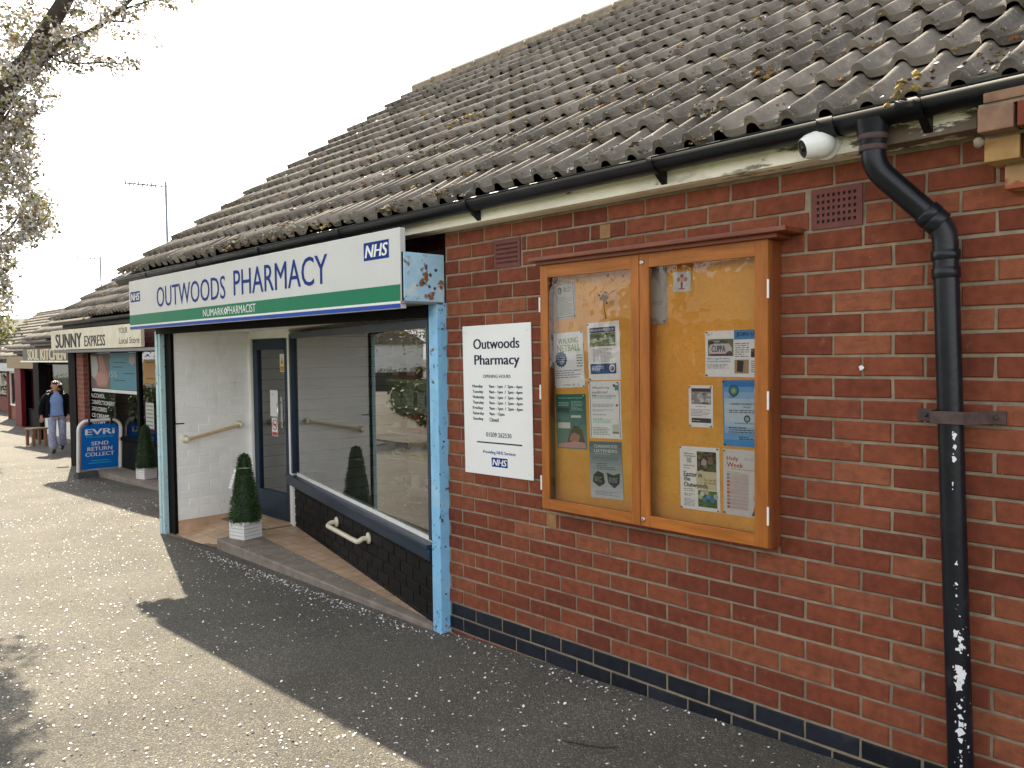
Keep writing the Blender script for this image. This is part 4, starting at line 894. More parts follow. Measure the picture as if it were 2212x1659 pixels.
poster('poster', 'Easter in the Outwoods poster with a nest photograph and painted eggs', [(1.471, 1.083), (1.681, 1.086), (1.677, .804), (1.473, .800)], WH,
    [('t', 'Bishops', .12, .87, .36, .90, K, .02), ('t', 'Charnwood', .12, .835, .40, .865, K, .02), ('r', .18, .74, .30, .82, (.42, .55, .5)), ('r', .42, .33, .92, .62, (.66, .56, .38)), ('photo', .44, .62, .92, .93, [(.03, .025, .03), (.16, .06, .07), (.42, .36, .36), (.06, .07, .03), (.20, .12, .06)], 26),
     ('t', 'Sunday 6th April', .10, .68, .38, .71, K, .02), ('t', 'from 2pm', .10, .64, .26, .665, K, .02), ('t', 'Easter in', .10, .52, .56, .60, K, .025), ('t', 'the', .10, .45, .26, .52, K, .025), ('t', 'Outwoods', .10, .355, .70, .43, K, .025), ('t', 'Fun for all', .62, .47, .90, .51, (.2, .12, .05)), ('t', 'the family', .62, .42, .90, .46, (.2, .12, .05)),
     ('l', .10, .28, .38, .34, 2, GR_), ('l', .10, .21, .40, .26, 2, GR_), ('l', .10, .05, .38, .18, 6, GR_), ('photo', .46, .06, .93, .32, [(.06, .14, .03), (.09, .18, .03), (.04, .09, .02)], 20)] +
    [('c', u, v, .055, c) for u, v, c in ((.52, .22, (.5, .55, .2)), (.62, .18, (.08, .22, .5)), (.72, .23, (.10, .30, .6)), (.82, .18, (.08, .22, .55)), (.9, .24, (.45, .5, .55)), (.57, .27, (.6, .6, .62)), (.68, .3, (.55, .5, .3)))], 'poster', [(.03, .98), (.96, .98), (.95, .02), (.03, .02)], (K, K, (.6, .04, .04), (.02, .04, .2)))
poster('poster', 'pale pink Holy Week poster with red bars and a basket', [(1.696, 1.085), (1.89, 1.092), (1.89, .805), (1.697, .803)], (.72, .68, .68),
    [('t', 'Holy', .09, .81, .38, .89, (.45, .03, .03), .02), ('t', 'Week', .09, .725, .50, .80, (.45, .03, .03), .02), ('t', 'Holy', .53, .83, .75, .88, (.4, .42, .46)), ('t', 'ON 14th April 2025', .2, .685, .8, .71, (.35, .12, .12), .01), ('l', .1, .645, .4, .665, 1, (.4, .3, .3))] +
    [('r', .09, .10 + .055 * i, .16, .14 + .055 * i, c) for i, c in enumerate([(.55, .08, .06), (.5, .1, .1), (.25, .28, .33), (.5, .2, .18), (.55, .08, .06), (.5, .3, .28), (.55, .08, .06), (.5, .12, .1), (.28, .3, .36), (.3, .32, .38)])] + [('r', .17, .10 + .055 * i, .62, .14 + .055 * i, (.60, .46, .46)) for i in range(10)] +
    [('l', .19, .10, .6, .65, 20, (.62, .5, .5)), ('r', .78, .44, .98, .55, (.62, .40, .40)), ('p', [(.74, .07), (1, .05), (1, .22), (.80, .24)], (.42, .07, .06)), ('p', [(.70, .03), (1, .01), (1, .09), (.76, .1)], (.06, .08, .03)), ('l', .74, .25, .95, .34, 3, (.3, .3, .3))], 'poster', [(.03, .97), (.03, .03)], ((.6, .04, .04), (.02, .04, .2)))

# security cameras
def dome_camera(loc, label, k=1.0, d=(-.80, -.58, -.12)):
    t = thing('security_camera', label, 'camera', loc, 'white ball security cameras')
    loc = Vector(loc); d = Vector(d).normalized(); up = Vector((0, 0, 1)); s = d.cross(up).normalized(); T = frame(loc, s, (0, 0, 1))
    wp = mat('camera_white', (.80, .80, .78), .35, var=.05, layers=[((.5, .49, .46), 30, .66, .78, {'max': .4})])
    b = MB(); b.ico(loc, .055 * k, wp, 3); b.tube([loc, loc + d * .045 * k, loc + d * .066 * k, loc + d * .068 * k], [.05 * k, .045 * k, .036 * k, .033 * k], wp, 24, False); b.build('body', t)
    b = MB(); b.tube([loc + d * .060 * k, loc + d * .064 * k], [.033 * k, .033 * k], M['black'], 20); b.ico(loc + d * .060 * k, .014 * k, glass('lens_glass', (.1, .1, .12)), 2); b.build('lens', t)
    b = MB(); b.tube([loc + Vector((.0, .035 * k, .0)), loc + Vector((.0, .062 * k, .01 * k))], [.055 * k, .06 * k], wp, 24); b.build('mount', t)
    return t
dome_camera((2.196, -.162, 2.278), 'white ball security camera fixed to the peeling fascia by the downpipe', 1.02, (-.62, -.72, -.30))
# rails
b = MB(); o = lambda x, y, z: TW @ Vector((x, y, z))
n_ = TW.to_3x3() @ Vector((0, 0, 1))
ml = Vector((-2.322, .479, .118)); mr_ = Vector((-1.541, .278, .138)); L_ = ml + n_ * .085 + Vector((0, 0, -.022)); R_ = mr_ + n_ * .085 + Vector((0, 0, -.022))
b.tube([ml] + [ml + n_ * .05] + bend(ml + n_ * .05, L_, R_, .035) + bend(L_, R_, mr_ + n_ * .05, .035) + [mr_ + n_ * .05, mr_], .019, M['creamrail'], 14)
for p in (ml, mr_): b.tube([p - n_ * .0, p + n_ * .010, p + n_ * .013], [.042, .042, .034], M['creamrail'], 20)
b.build('grab_rail', base=tuple(ml), label='short cream grab rail on the black brick under the window', cat='grab rail')
b = MB(); nw = (TS.to_3x3() @ Vector((0, 0, 1))).normalized()
p0 = Vector((-4.566, .113, .686)); p1 = Vector((-4.608, .695, .791)); q0 = p0 + nw * .06; q1 = p1 + nw * .06
b.tube([q0, q1], .0165, M['woodrail'], 12)
for p, q in ((p0, q0), (p1, q1)): b.tube([p, p + nw * .012, p + nw * .02, q + nw * .012], [.04, .04, .022, .021], M['creamrail'], 16); b.ico(q, .028, M['creamrail'], 2)
b.build('grab_rail', base=tuple(p0), label='long yellowed handrail sloping up the white recess wall', cat='grab rail')
# notices on the pharmacy door
def notice(name, label, xa, za, xb, zb, y, draw):
    b = MB(); T = wall_frame(y, xa, za); b.box(0, xb - xa, 0, zb - za, -.0006, 0, pm((.74, .74, .74)), T); draw(b, T, xb - xa, zb - za); b.build(name, base=(xa, y, za), label=label, cat='notice')
def d1(b, T, w, h):
    b.rect(w * .05, h * .03, w * .95, h * .33, pm((.70, .42, .02)), T, .0004); b.poly([(w * .08, h * .40, .0004), (w * .92, h * .40, .0004), (w * .5, h * .92, .0004)], pm((.72, .45, .02)), .5, T)
    b.poly([(w * .35, h * .45, .0007), (w * .6, h * .5, .0007), (w * .55, h * .7, .0007), (w * .45, h * .62, .0007)], pm((.02, .02, .02)), .5, T)
    for i in range(3): b.rect(w * .12, h * (.08 + .08 * i), w * .85, h * (.11 + .08 * i), pm((.05, .04, .02)), T, .0008)
notice('warning_notice', 'yellow warning triangle notice high on the pharmacy door glass', -4.015, 1.345, -3.925, 1.525, dy - .004, d1)
notice('paper_notice', 'plain white paper notice in the middle of the door glass', -4.24, .885, -4.075, 1.155, dy - .004, lambda b, T, w, h: [b.rect(w * .2, h * (.86 - .03 * i), w * .55, h * (.87 - .03 * i), pm((.4, .4, .42)), T, .0004) for i in range(3)])
def d3(b, T, w, h):
    V = []; n = 24; c = pm((.5, .05, .04))
    for rr_ in (.42, .34): V += [(w * .5 + math.cos(a / n * 6.283) * rr_ * w, h * .62 + math.sin(a / n * 6.283) * rr_ * w, .0008) for a in range(n)]
    b.mesh(V, [(i, (i + 1) % n, n + (i + 1) % n, n + i) for i in range(n)], c, .5, T)
    b.poly([(w * .25, h * .58, .0004), (w * .7, h * .55, .0004), (w * .75, h * .72, .0004), (w * .6, h * .66, .0004), (w * .3, h * .68, .0004)], pm((.03, .03, .03)), .5, T)
    b.poly([(w * .22, h * .74, .0012), (w * .28, h * .79, .0012), (w * .78, h * .50, .0012), (w * .72, h * .45, .0012)], c, .5, T); b.rect(w * .05, h * .03, w * .95, h * .22, pm((.45, .06, .05)), T, .0004)
notice('prohibition_notice', 'no dogs notice with a red ring low on the door glass', -4.215, .685, -4.085, .872, dy - .004, d3)

# shelves and goods inside
def shelf_unit(x0, x1, y, label):
    t = thing('shelf_unit', label, 'shelves', ((x0 + x1) / 2, y, FZ))
    b = MB(); b.box(x0, x1, y + .30, y + .33, FZ, 1.75, M['slat'] if x0 < -3 else M['inwall']); b.build('back_panel', t)
    for z in (.02, .32, .62, .92, 1.22, 1.5):
        b = MB(); b.box(x0, x1, y, y + .30, z - .02, z, M['slat']); b.build('shelf', t)
    return t
shelf_unit(-4.3, 1.2, 2.35, 'long white shelf unit of goods behind the pharmacy window')
pc = [S(190, 40, 35), S(200, 60, 45), S(225, 185, 50), S(225, 225, 220), S(90, 60, 130), S(60, 110, 170), S(210, 130, 150), S(240, 240, 235), S(70, 130, 80)]
kinds = [mat('pack_%d' % i, c, .45, var=.1, scale=20) for i, c in enumerate(pc)]
plans = [(.62, 0), (.32, 2), (.92, 3), (1.22, 1), (.02, 8), (1.5, 7)]
for z, ci in plans:
    x = -4.2
    while x < 1.0:
        w = R.uniform(.14, .26); h = R.uniform(.10, .22); ki = ci if R.random() < .6 else R.randrange(9); m = kinds[ki]
        b = MB(); b.box(x, x + w, 2.37, 2.37 + R.uniform(.08, .2), z + .0005, z + h, m, ch=.004); b.rect(x + w * .15, z + h * .3, x + w * .85, z + h * .75, kinds[7], wall_frame(2.369))
        b.build('product_box', base=(x + w / 2, 2.4, z), label='%s medicine carton on the %s shelf behind the pharmacy window' % (('red', 'orange red', 'yellow', 'cream', 'purple', 'blue', 'pink', 'white', 'green')[ki], {.02: 'bottom', .32: 'second lowest', .62: 'third lowest', .92: 'fourth', 1.22: 'second highest', 1.5: 'top'}[z]), cat='carton', group='cartons on the pharmacy shelves'); x += w + R.uniform(.01, .12)

# ------------------------------------------------------------------ topiary planters
def topiary(loc, label, k=1.0, seed=3, tagc=True):
    rr = random.Random(seed); t = thing('potted_topiary', label, 'potted plant', loc, 'potted cone topiaries outside the shops'); X, Y, Z = loc
    b = MB(); Tm = Matrix.Translation(loc) @ Matrix.Rotation(rad(14), 4, 'Z') @ Matrix.Scale(k, 4)
    for i in range(5): b.box(-.105, .105, -.105, .105, i * .033 + .001, i * .033 + .031, M['potwhite'], Tm, ch=.003)
    b.box(-.10, .10, -.10, .10, .0, .155, M['dark'], Tm); b.box(-.07, -.062, -.1065, -.105, .115, .135, M['black'], Tm); b.build('pot', t)
    b = MB()
    def rad_at(h): return .114 * (1 - h) ** 1.0 * (.88 + .12 * min(1, h * 8)) + .034 * (1 if h < .96 else .62)
    prof = [(rad_at(i / 14) * .86, .16 + .62 * i / 14) for i in range(15)] + [(.01, .80)]
    b.lathe(prof, M['leafgreen'], 24, Tm, .1)
    for i in range(5200):
        h = rr.random() ** 1.15; a = rr.random() * 6.283; r = rad_at(h) * (rr.uniform(.80, 1.03) + .10 * noise.noise((math.cos(a) * 2.2, math.sin(a) * 2.2, h * 7 + seed))); z = .155 + .63 * h
        p = Vector((math.cos(a) * r, math.sin(a) * r, z)); out = Vector((math.cos(a), math.sin(a), rr.uniform(-.6, .5))).normalized(); l = rr.uniform(.014, .026) * (1.7 if rr.random() < .05 else 1); w = out.cross(Vector((rr.gauss(0, 1), rr.gauss(0, 1), rr.gauss(0, 1)))).normalized() * .0032
        b.mesh([p - w, p + w, p + out * l + w * .5, p + out * l - w * .5], [(0, 1, 2, 3)], M['leafgreen'], rr.random(), Tm)
    b.build('foliage', t)
    if tagc:
        b = MB(); tp = mat('ribbon_white', (.75, .75, .74), .6)
        rb = rad_at(.80) + .008; b.tube([(math.cos(a / 16 * 6.283) * rb, math.sin(a / 16 * 6.283) * rb, .155 + .63 * .80 + .004 * math.sin(a)) for a in range(17)], .0035, tp, 6, False, Tm); b.build('ribbon', t)
        b = MB(); c = Vector((-.045, -.115, 0)); b.mesh([(-.050, -.070, .66), (-.012, -.085, .645), (-.040, -.125, .47), (-.095, -.108, .48)], [(0, 1, 2, 3)], pm((.72, .72, .72)), .5, Tm)
        for i in range(5): b.mesh([(-.052 - .006 * i, -.0845 - .006 * i, .625 - .03 * i), (-.025 - .006 * i, -.0945 - .006 * i, .618 - .03 * i), (-.026 - .006 * i, -.0955 - .006 * i, .61 - .03 * i), (-.053 - .006 * i, -.0855 - .006 * i, .617 - .03 * i)], [(0, 1, 2, 3)], pm((.35, .33, .36)), .5, Tm)
        b.build('care_tag', t)
    return t
topiary((-3.53, .245, FZ + .003), 'cone topiary in a white slatted box with a hanging paper tag, on the pharmacy step', .98)

# ================================================================== TERRACE UNITS
def unit(nm, label, x0, x1, yf, ze, zb, lint, openx, depth=.12, riser=.5, post=None, riserm=None, ov=.42, inner_d=2.2, framem=None, mullions=(), piers=True, ppr=6, seed=2, sill_z=None, glass_m=None, inner=None, light_inner=None):
    """one stepped shop of the terrace: x0..x1 along the street, front at yf"""
    t = thing(nm, label, 'building', ((x0 + x1) / 2, yf + 3, zb)); xr = x0; x0 = x0 + ov
    b = MB(); oa, ob = openx
    for xa, xb in ((x0, oa), (ob, x1)):
        if xb - xa > .02: b.box(xa, xb, yf, yf + .25, zb - .5, ze, M['farbrick'])
    b.box(oa, ob, yf, yf + .25, lint, ze, M['farbrick'])
    apex = (yf + 3.75, ze + 2.55)
    for x in (x0, x1 - .2):
        b.mesh([(x + dx, y, z) for dx in (0, .2) for y, z in ((yf + .25, zb - .5), (yf + 7.2, zb - .5), (yf + 7.2, ze), apex, (yf + .25, ze + .1))], [(0, 1, 2, 3, 4), (9, 8, 7, 6, 5)] + [(i, (i + 1) % 5, (i + 1) % 5 + 5, i + 5) for i in range(5)], M['farbrick'])
    b.box(x0 + .2, x1 - .2, yf + 7.0, yf + 7.2, zb - .5, ze, M['farbrick'])
    b.build('wall', t)
    im = inner or M['dark']
    b = MB(); b.box(oa, ob, yf + inner_d, yf + inner_d + .1, zb - .2, lint + .3, im); b.poly([(oa, yf + .1, zb + .02), (ob, yf + .1, zb + .02), (ob, yf + 2.3, zb + .02), (oa, yf + 2.3, zb + .02)], M['dark']); b.poly([(oa, yf + .2, lint + .2), (oa, yf + 2.3, lint + .2), (ob, yf + 2.3, lint + .2), (ob, yf + .2, lint + .2)], M['inwall'])
    b.build('interior_wall', t)
    tile_roof('roof', t, xr - .03, x1, yf - .2, ze + .09, RL, ppr=ppr, seed=seed)
    b = MB(); half_pipe(b, xr - .05, x1, yf - .175, ze + .055, .056, M['gutter'], 0, .004, 8); b.build('gutter', t)
    b = MB(); b.box(x0, x1, yf - .11, yf - .085, ze - .06, ze + .06, M['gutter']); b.build('fascia_board', t)
    fm = framem or M['blackwood']
    b = MB(); rz = zb + riser
    b.box(oa, oa + .06, yf + depth - .03, yf + depth + .03, rz, lint, fm); b.box(ob - .06, ob, yf + depth - .03, yf + depth + .03, rz, lint, fm)
    b.box(oa + .06, ob - .06, yf + depth - .03, yf + depth + .03, lint - .07, lint, fm); b.box(oa + .06, ob - .06, yf + depth - .05, yf + depth + .03, rz, rz + .06, fm)
    for mx in mullions: b.box(mx - .05, mx + .05, yf + depth - .032, yf + depth + .032, rz + .06, lint - .07, fm)
    w = b.build('shop_window', t)
    b = MB(); b.rect(oa + .05, rz + .05, ob - .05, lint - .06, glass_m or M['darkglass'], wall_frame(yf + depth)); b.build('pane', w)
    b = MB(); b.box(oa, ob, yf + depth - .02, yf + depth + .06, zb - .3, rz, riserm or M['blackbrick']); b.build('stall_riser', t)
    return t
# --- convenience store
SY = 1.4; SG = -.49
sn = unit('convenience_store', 'low brick convenience store set back beyond the pharmacy', -13.55, -4.88, SY, 2.10, SG, 1.66, (-12.35, -7.0), riser=.62, mullions=(-9.88,), seed=11, ppr=10)
moss_roof = [o for o in sn.children if o.name.startswith('roof')][0]
def RP2(x, s, h): return (x, SY - .2 + s * cp - h * sp_, 2.19 + s * sp_ + h * cp)
moss_on(moss_roof, RP2, rprof, -13.58, -4.88, 2.6, .343, (8.70) / round(8.70 / .15), 900, 9, lambda x, s: max(.1, 1 - s / 2.2) ** 2, .012, .035)
b = MB(); b.box(-13.16, -12.75, SY - .03, SY + .05, SG - .3, 1.66, M['blackwood'], ch=.004); b.build('pier', sn)
b = MB(); b.box(-13.1, -7.0, SY - .28, SY, 1.60, 1.645, M['grey']); b.build('lintel', sn)
b = MB(); b.box(-11.3, -7.0, 1.12, SY + .11, -.8, at(317, 1033, 12.45).z - .003, M['concrete'], ch=.006); b.build('step', sn)
b = MB(); tan_ = mat('weathered_cream_sign', (.70, .64, .50), .6, var=.14, scale=5, layers=[((.30, .25, .14), 6, .6, .8, {'max': .4}), ((.25, .22, .15), 18, .66, .78, {'max': .5})])
yS = 1.10; b.box(-13.16, -8.56, yS, yS + .05, 1.655, 2.0, tan_, ch=.003); T = wall_frame(yS)
b.text('SUNNY', -12.85, 1.685, -11.33, 1.93, pm((.02, .02, .02)), T, .002, .045); b.text('EXPRESS', -11.17, 1.695, -10.13, 1.87, pm((.02, .02, .02)), T, .002, .03)
b.text('YOUR', -9.50, 1.867, -9.10, 1.955, pm((.02, .02, .02)), T, .002); b.text('Local Store', -9.48, 1.712, -8.62, 1.806, pm((.02, .02, .02)), T, .002)
b.build('shop_sign', base=(-10.8, yS, 1.655), label='weathered cream sign with black lettering on the convenience store', cat='sign')
T = wall_frame(SY + .108)
def flat(name, label, x0, z0, x1, z1, m, draw=None, cat='poster', grp=None):
    b = MB(); Tq = T; b.box(x0, x1, z0, z1, -.004, 0, m, Tq)
    if draw: draw(b, Tq, x0, z0, x1, z1)
    b.build(name, base=((x0 + x1) / 2, Tq.translation.y, z0), label=label, cat=cat, group=grp)
def tealp(b, T, x0, z0, x1, z1):
    xm = x0 + (x1 - x0) * .44; b.rect(x0, z0, xm, z1, pm((.13, .09, .085)), T, .001)
    f = lambda u, v: (x0 + (xm - x0) * u, z0 + (z1 - z0) * v, .002)
    b.poly([f(.0, .95), f(.32, .9), f(.4, .6), f(.3, .2), f(.05, .35)], pm((.36, .34, .34)), .5, T); b.poly([f(.42, .92), f(.62, .95), f(.80, .55), f(.95, .3), f(.8, .05), f(.35, .05), f(.2, .25), f(.45, .45)], pm((.30, .15, .11)), .5, T)
    b.poly([(q[0], q[1], .003) for q in (f(.2, .3), f(.45, .48), f(.75, .4), f(.85, .15), f(.4, .08))], pm((.38, .19, .15)), .5, T)
    for u0, v, u1 in ((.52, .72, .78), (.50, .60, .7), (.72, .43, .95), (.52, .24, .76)): b.rect(x0 + (x1 - x0) * u0, z0 + (z1 - z0) * v, x0 + (x1 - x0) * u1, z0 + (z1 - z0) * (v + .025), pm((.01, .07, .10)), T, .001)
    b.text('15%', xm - .05, z0 + (z1 - z0) * .33, xm + .36, z0 + (z1 - z0) * .50, pm((.30, .36, .36)), T, .002); b.poly([(x0 + (x1 - x0) * u, z0 + (z1 - z0) * v, .002) for u, v in ((.86, .95), (.95, .95), (.97, .75), (.91, .66), (.84, .75))], pm((.34, .26, .28)), .5, T)
flat('poster', 'large teal promotion poster with a hand, in the convenience store window', -12.28, .97, -9.94, 1.585, mat('teal_poster', (.02, .16, .22), .5, var=.08), tealp)
flat('window_strip', 'white strip under the teal poster', -12.25, .91, -9.94, .962, pm((.6, .6, .6)), None, 'strip')
flat('poster', 'orange poster in the narrow convenience store pane', -9.66, 1.105, -8.6, 1.47, pm((.34, .17, .035)), lambda b, T, x0, z0, x1, z1: [b.text('£15', x0 + .15, z0 + .13, x0 + .5, z0 + .24, pm((.24, .2, .15)), T, .002)] + [b.rect(x0 + .1, z0 + .06 + .25 * i, x1 - .3, z0 + .08 + .25 * i, pm((.12, .06, .02)), T, .001) for i in range(2)])
flat('price_list', 'pale price list below the orange poster', -9.62, .40, -9.28, .80, pm((.40, .42, .36)), lambda b, T, x0, z0, x1, z1: [b.rect(x0 + .03, z0 + .04 + .06 * i, x1 - .04, z0 + .06 + .06 * i, pm((.15, .16, .14)), T, .001) for i in range(6)], 'notice')
b = MB()
for i, (s, w) in enumerate((('ALCOHOL', .78), ('CONFECTIONERY', 1.28), ('GROCERIES', .86), ('ICE CREAMS', .96), ('LOTTERY', .76))):
    z = .80 - .118 * i; b.text(s, -12.33, z, -12.33 + w, z + .072, pm((.60, .62, .60)), T, .002, .01)
b.build('window_lettering', sn)
topiary(tuple(at(317, 1033, 12.45)), 'dark cone topiary in a plain white box outside the convenience store', 1.02, 8, False)
q = at(331, 921, 12.9); flat2 = MB(); flat2.box(q.x - .14, q.x + .14, q.y - .06, q.y + .06, q.z - .11, q.z + .11, mat('red_plastic', (.35, .01, .015), .4), ch=.01); flat2.box(q.x - .03, q.x + .03, q.y - .03, q.y + .03, g(q.x), q.z - .11, M['black']); flat2.build('red_sign_box', base=(q.x, q.y, g(q.x)), label='small red box on a post by the dark topiary', cat='sign')
dome_camera(tuple(at(137, 747, 17.6)), 'white ball camera on the end of the cream store sign', 1.4, (-.5, -.8, -.3))
# --- kitchen cafe
KY = 3.0; KG = -.75
kt = unit('cafe_building', 'low brick cafe with a dark gold lettered sign', -22.85, -13.14, KY, 1.90, KG, 1.40, (-21.85, -14.2), ov=.45, inner_d=.30, riser=.20, seed=12, ppr=4, inner=mat('painted_reflection', (.40, .40, .32), .8, var=.35, scale=1.2, stretch=(3, 1, .1)))  # olive bands behind the glass paint in reflected sky and trees
b = MB(); b.box(-22.40, -21.83, KY - .06, KY + .1, KG - .3, 1.40, M['blackwood']); b.build('pier', kt)
b = MB(); b.box(-21.8, -13.7, KY + .05, KY + .10, KG + .17, KG + .60, M['whitepaint']); b.box(-21.8, -13.7, KY + .02, KY + .10, KG - .3, KG + .17, M['grey']); b.build('white_panel', kt)
b = MB(); T = wall_frame(2.7); b.box(-22.40, -17.6, 2.7, 2.76, 1.44, 1.76, mat('charcoal_sign', (.07, .07, .06), .6)); gold = pm((.62, .54, .34))
b.text('SOUL', -21.85, 1.46, -20.75, 1.75, gold, T, .004, .06); b.text('KITCHEN', -20.55, 1.46, -18.30, 1.745, gold, T, .004, .06); b.box(-22.40, -17.6, 2.64, 2.76, 1.40, 1.44, M['cream'])
b.build('shop_sign', base=(-20, 2.7, 1.4), label='charcoal sign with tall gold letters on the cafe', cat='sign')
# --- tan fronted shop with red post
HY = 4.2; HG = -.92
tn = unit('red_post_shop', 'shop with a plain tan fascia and a dark red post', -30.3, -22.40, HY, 1.72, HG, 1.15, (-29.9, -22.8), ov=.35, riser=.62, seed=13, ppr=4, inner_d=.9, inner=mat('dim_olive', (.16, .15, .10), .8, var=.3))
b = MB(); b.box(-29.85, -29.0, HY - .12, HY + .02, HG - .2, 1.60, mat('dark_red_paint', (.12, .004, .010), .5, var=.2, spec=.2)); b.build('red_post', tn)
b = MB(); b.box(-30.05, -22.9, 3.9, 3.96, 1.165, 1.57, mat('tan_board', (.25, .18, .095), .7, var=.15)); b.build('shop_sign', base=(-27, 3.9, 1.15), label='plain tan fascia board without lettering', cat='sign')
# --- shop with white window, and the last one
EY = 5.0
e1 = unit('white_window_shop', 'far shop with a white framed window and brown boarding', -35.9, -30.2, EY, 1.45, -1.0, .98, (-35.35, -33.4), ov=.5, riser=.58, seed=14, ppr=3, framem=M['whitepaint'], riserm=mat('brown_boarding', (.18, .06, .03), .6, var=.3, stretch=(1, 1, 10)))
b = MB(); b.box(-36.2, -32.4, EY - .24, EY - .19, 1.0, 1.32, mat('pale_fascia', (.42, .45, .45), .5)); b.build('fascia', e1)
e2 = unit('end_shop', 'last pale shop at the far end with dark windows', -52.0, -36.0, 6.5, 1.35, -1.12, .86, (-51.2, -42.7), riser=.75, seed=15, ppr=3, riserm=M['farbrick'], inner=M['dark'])
b = MB()
for i in range(70): b.box(*(lambda x, z: (x, x + R.uniform(.05, .3), 6.62, 6.63, z, z + R.uniform(.05, .25)))(R.uniform(-50.8, -43.0), R.uniform(-.3, .6)), pm((.5, .5, .52)))
b.build('window_display', e2)
# --- far house behind
fh = thing('far_house', 'grey tiled house roof beyond the terrace', 'house', (-60, 20, -1.2))
c = at(95, 712, 56); b = MB(); x, y, z = c
U = Vector((r_.x, r_.y, 0)).normalized(); D = Vector((w_.x, w_.y, 0)).normalized()
def q(u, d, zz): v = Vector((x, y, 0)) + U * u + D * d; return (v.x, v.y, zz)
b.mesh([q(-4, -3, z - 1.0), q(4, -3, z - 1.0), q(4, 0, z + .75), q(-4, 0, z + .75), q(4, 3, z - 1.0), q(-4, 3, z - 1.0)], [(0, 1, 2, 3), (2, 4, 5, 3)], mat('grey_slate', (.15, .15, .155), .8, var=.3, scale=3, bump=.02, bscale=12)); b.build('roof', fh)
b = MB(); b.mesh([q(-3.8, -2.8, -1.4), q(3.8, -2.8, -1.4), q(3.8, -2.8, z - .9), q(-3.8, -2.8, z - .9), q(3.8, 2.8, -1.4), q(3.8, 2.8, z - .9), q(-3.8, 2.8, -1.4), q(-3.8, 2.8, z - .9)], [(0, 1, 2, 3), (1, 4, 5, 2), (4, 6, 7, 5), (6, 0, 3, 7)], M['farbrick']); b.build('wall', fh)

# ------------------------------------------------------------------ aerials
def aerial(label, px_base, px_top, d, boom, elems, boom_d=(0.0, 0.0)):
    p0 = at(*px_base, d); p1 = at(*px_top, d); p1.x, p1.y = p0.x, p0.y
    t = thing('tv_aerial', label, 'aerial', tuple(p0), 'television aerials on the terrace roofs')
    b = MB(); b.tube([p0 - Vector((0, 0, .7)), p1 + Vector((0, 0, .05))], .021, M['antenna'], 8); b.build('mast', t)
    b = MB(); e0 = at(*boom[0], d + boom_d[0]); e1 = at(*boom[1], d + boom_d[1])
    b.tube([e0, e1], .013, M['antenna'], 6); ax = (e1 - e0).normalized(); pr = Vector((ax.y, -ax.x, 0)).normalized(); upv = ax.cross(pr).normalized()
    for i in range(elems):
        p = e0 + (e1 - e0) * (.03 + .72 * (i / max(1, elems - 1)))
        b.tube([p - pr * .09, p + pr * .09], .009, M['antenna'], 5); b.tube([p - upv * .065, p + upv * .065], .011, M['antenna'], 5)
    p = e0 + (e1 - e0) * .88
    for s in (-1, 1): b.tube([p, p + upv * .14 * s + ax * .05], .009, M['antenna'], 5); b.tube([p + upv * .14 * s + ax * .05 - pr * .12, p + upv * .14 * s + ax * .05 + pr * .12], .008, M['antenna'], 5)
    b.build('boom', t)
aerial('tall television aerial with a long comb boom above the pharmacy verge', (362, 548), (357, 400), 14.6, ((268, 395), (360, 403)), 8, (.35, 0))
aerial('shorter television aerial standing behind the store roof', (219, 640), (217, 558), 21.5, ((166, 557), (217, 559)), 5, (.4, 0))
aerial('small distant television aerial with a flat bar', (164, 695), (163, 668), 33, ((147, 667), (180, 669)), 3)

# ------------------------------------------------------------------ pavement sign
pb = at(170, 1040, 13.3); pb.z = g(pb.x)
ab = thing('pavement_sign', 'blue parcel shop board in a white curved frame on the path', 'pavement sign', tuple(pb))
UB = Vector((-.02, .765, 0)).normalized(); T = frame(pb, UB, (.10, 0, 1))     # faces +X, leaning back a little
if T.col[2].x < 0: T = frame(pb + UB * .0, -UB, (.1, 0, 1))
Wb, Hb = .65, .93
b = MB(); pf = mat('sign_frame_silver', (.66, .66, .64), .35, var=.08)
def rr_path(w, h, r, n=5):
    P = [(0, .02)]; P += [(r - r * math.cos(a / n * math.pi / 2), h - r + r * math.sin(a / n * math.pi / 2)) for a in range(n + 1)]
    P += [(w - r + r * math.sin(a / n * math.pi / 2), h - r + r * math.cos(a / n * math.pi / 2)) for a in range(n + 1)] + [(w, .02)]; return P
fp = [(x, y, 0) for x, y in rr_path(Wb, Hb, .15)]
b.tube(fp, .024, pf, 10, True, T); b.tube([(x, y, -.05) for x, y, _ in fp], .018, pf, 8, True, T); b.build('frame', ab)
b = MB(); pan = mat('parcel_blue', (.006, .15, .55), .45, spec=.2, var=.06)
pin = [(.04, .135)] + [(.04 + x, .135 + y) for x, y in rr_path(.56, .735, .11)[1:-1]] + [(.60, .135)]
pin = [(x, max(.135, y)) for x, y in pin]
b.mesh([(x, y, z) for z in (.006, -.012) for x, y in pin], [tuple(range(len(pin))), tuple(range(2 * len(pin) - 1, len(pin) - 1, -1))], pan, .5, T)
wt = pm((.78, .80, .82)); cy = pm((.03, .45, .62))
rev = False
b.text('EVRi', .10, .70, .54, .795, wt, T, .009, .03); b.text('ParcelShop', .11, .635, .53, .69, cy, T, .009, .01)
for i, s in enumerate(('SEND', 'RETURN', 'COLLECT')): b.text(s, .32 - (.13, .19, .22)[i], .525 - .09 * i, .32 + (.13, .19, .22)[i], .588 - .09 * i, wt, T, .009, .02)
b.rect(.19, .265, .46, .278, cy, T, .009); b.rect(.14, .225, .5, .238, cy, T, .009); b.build('panel', ab)
b = MB(); V = []
nseg = 8
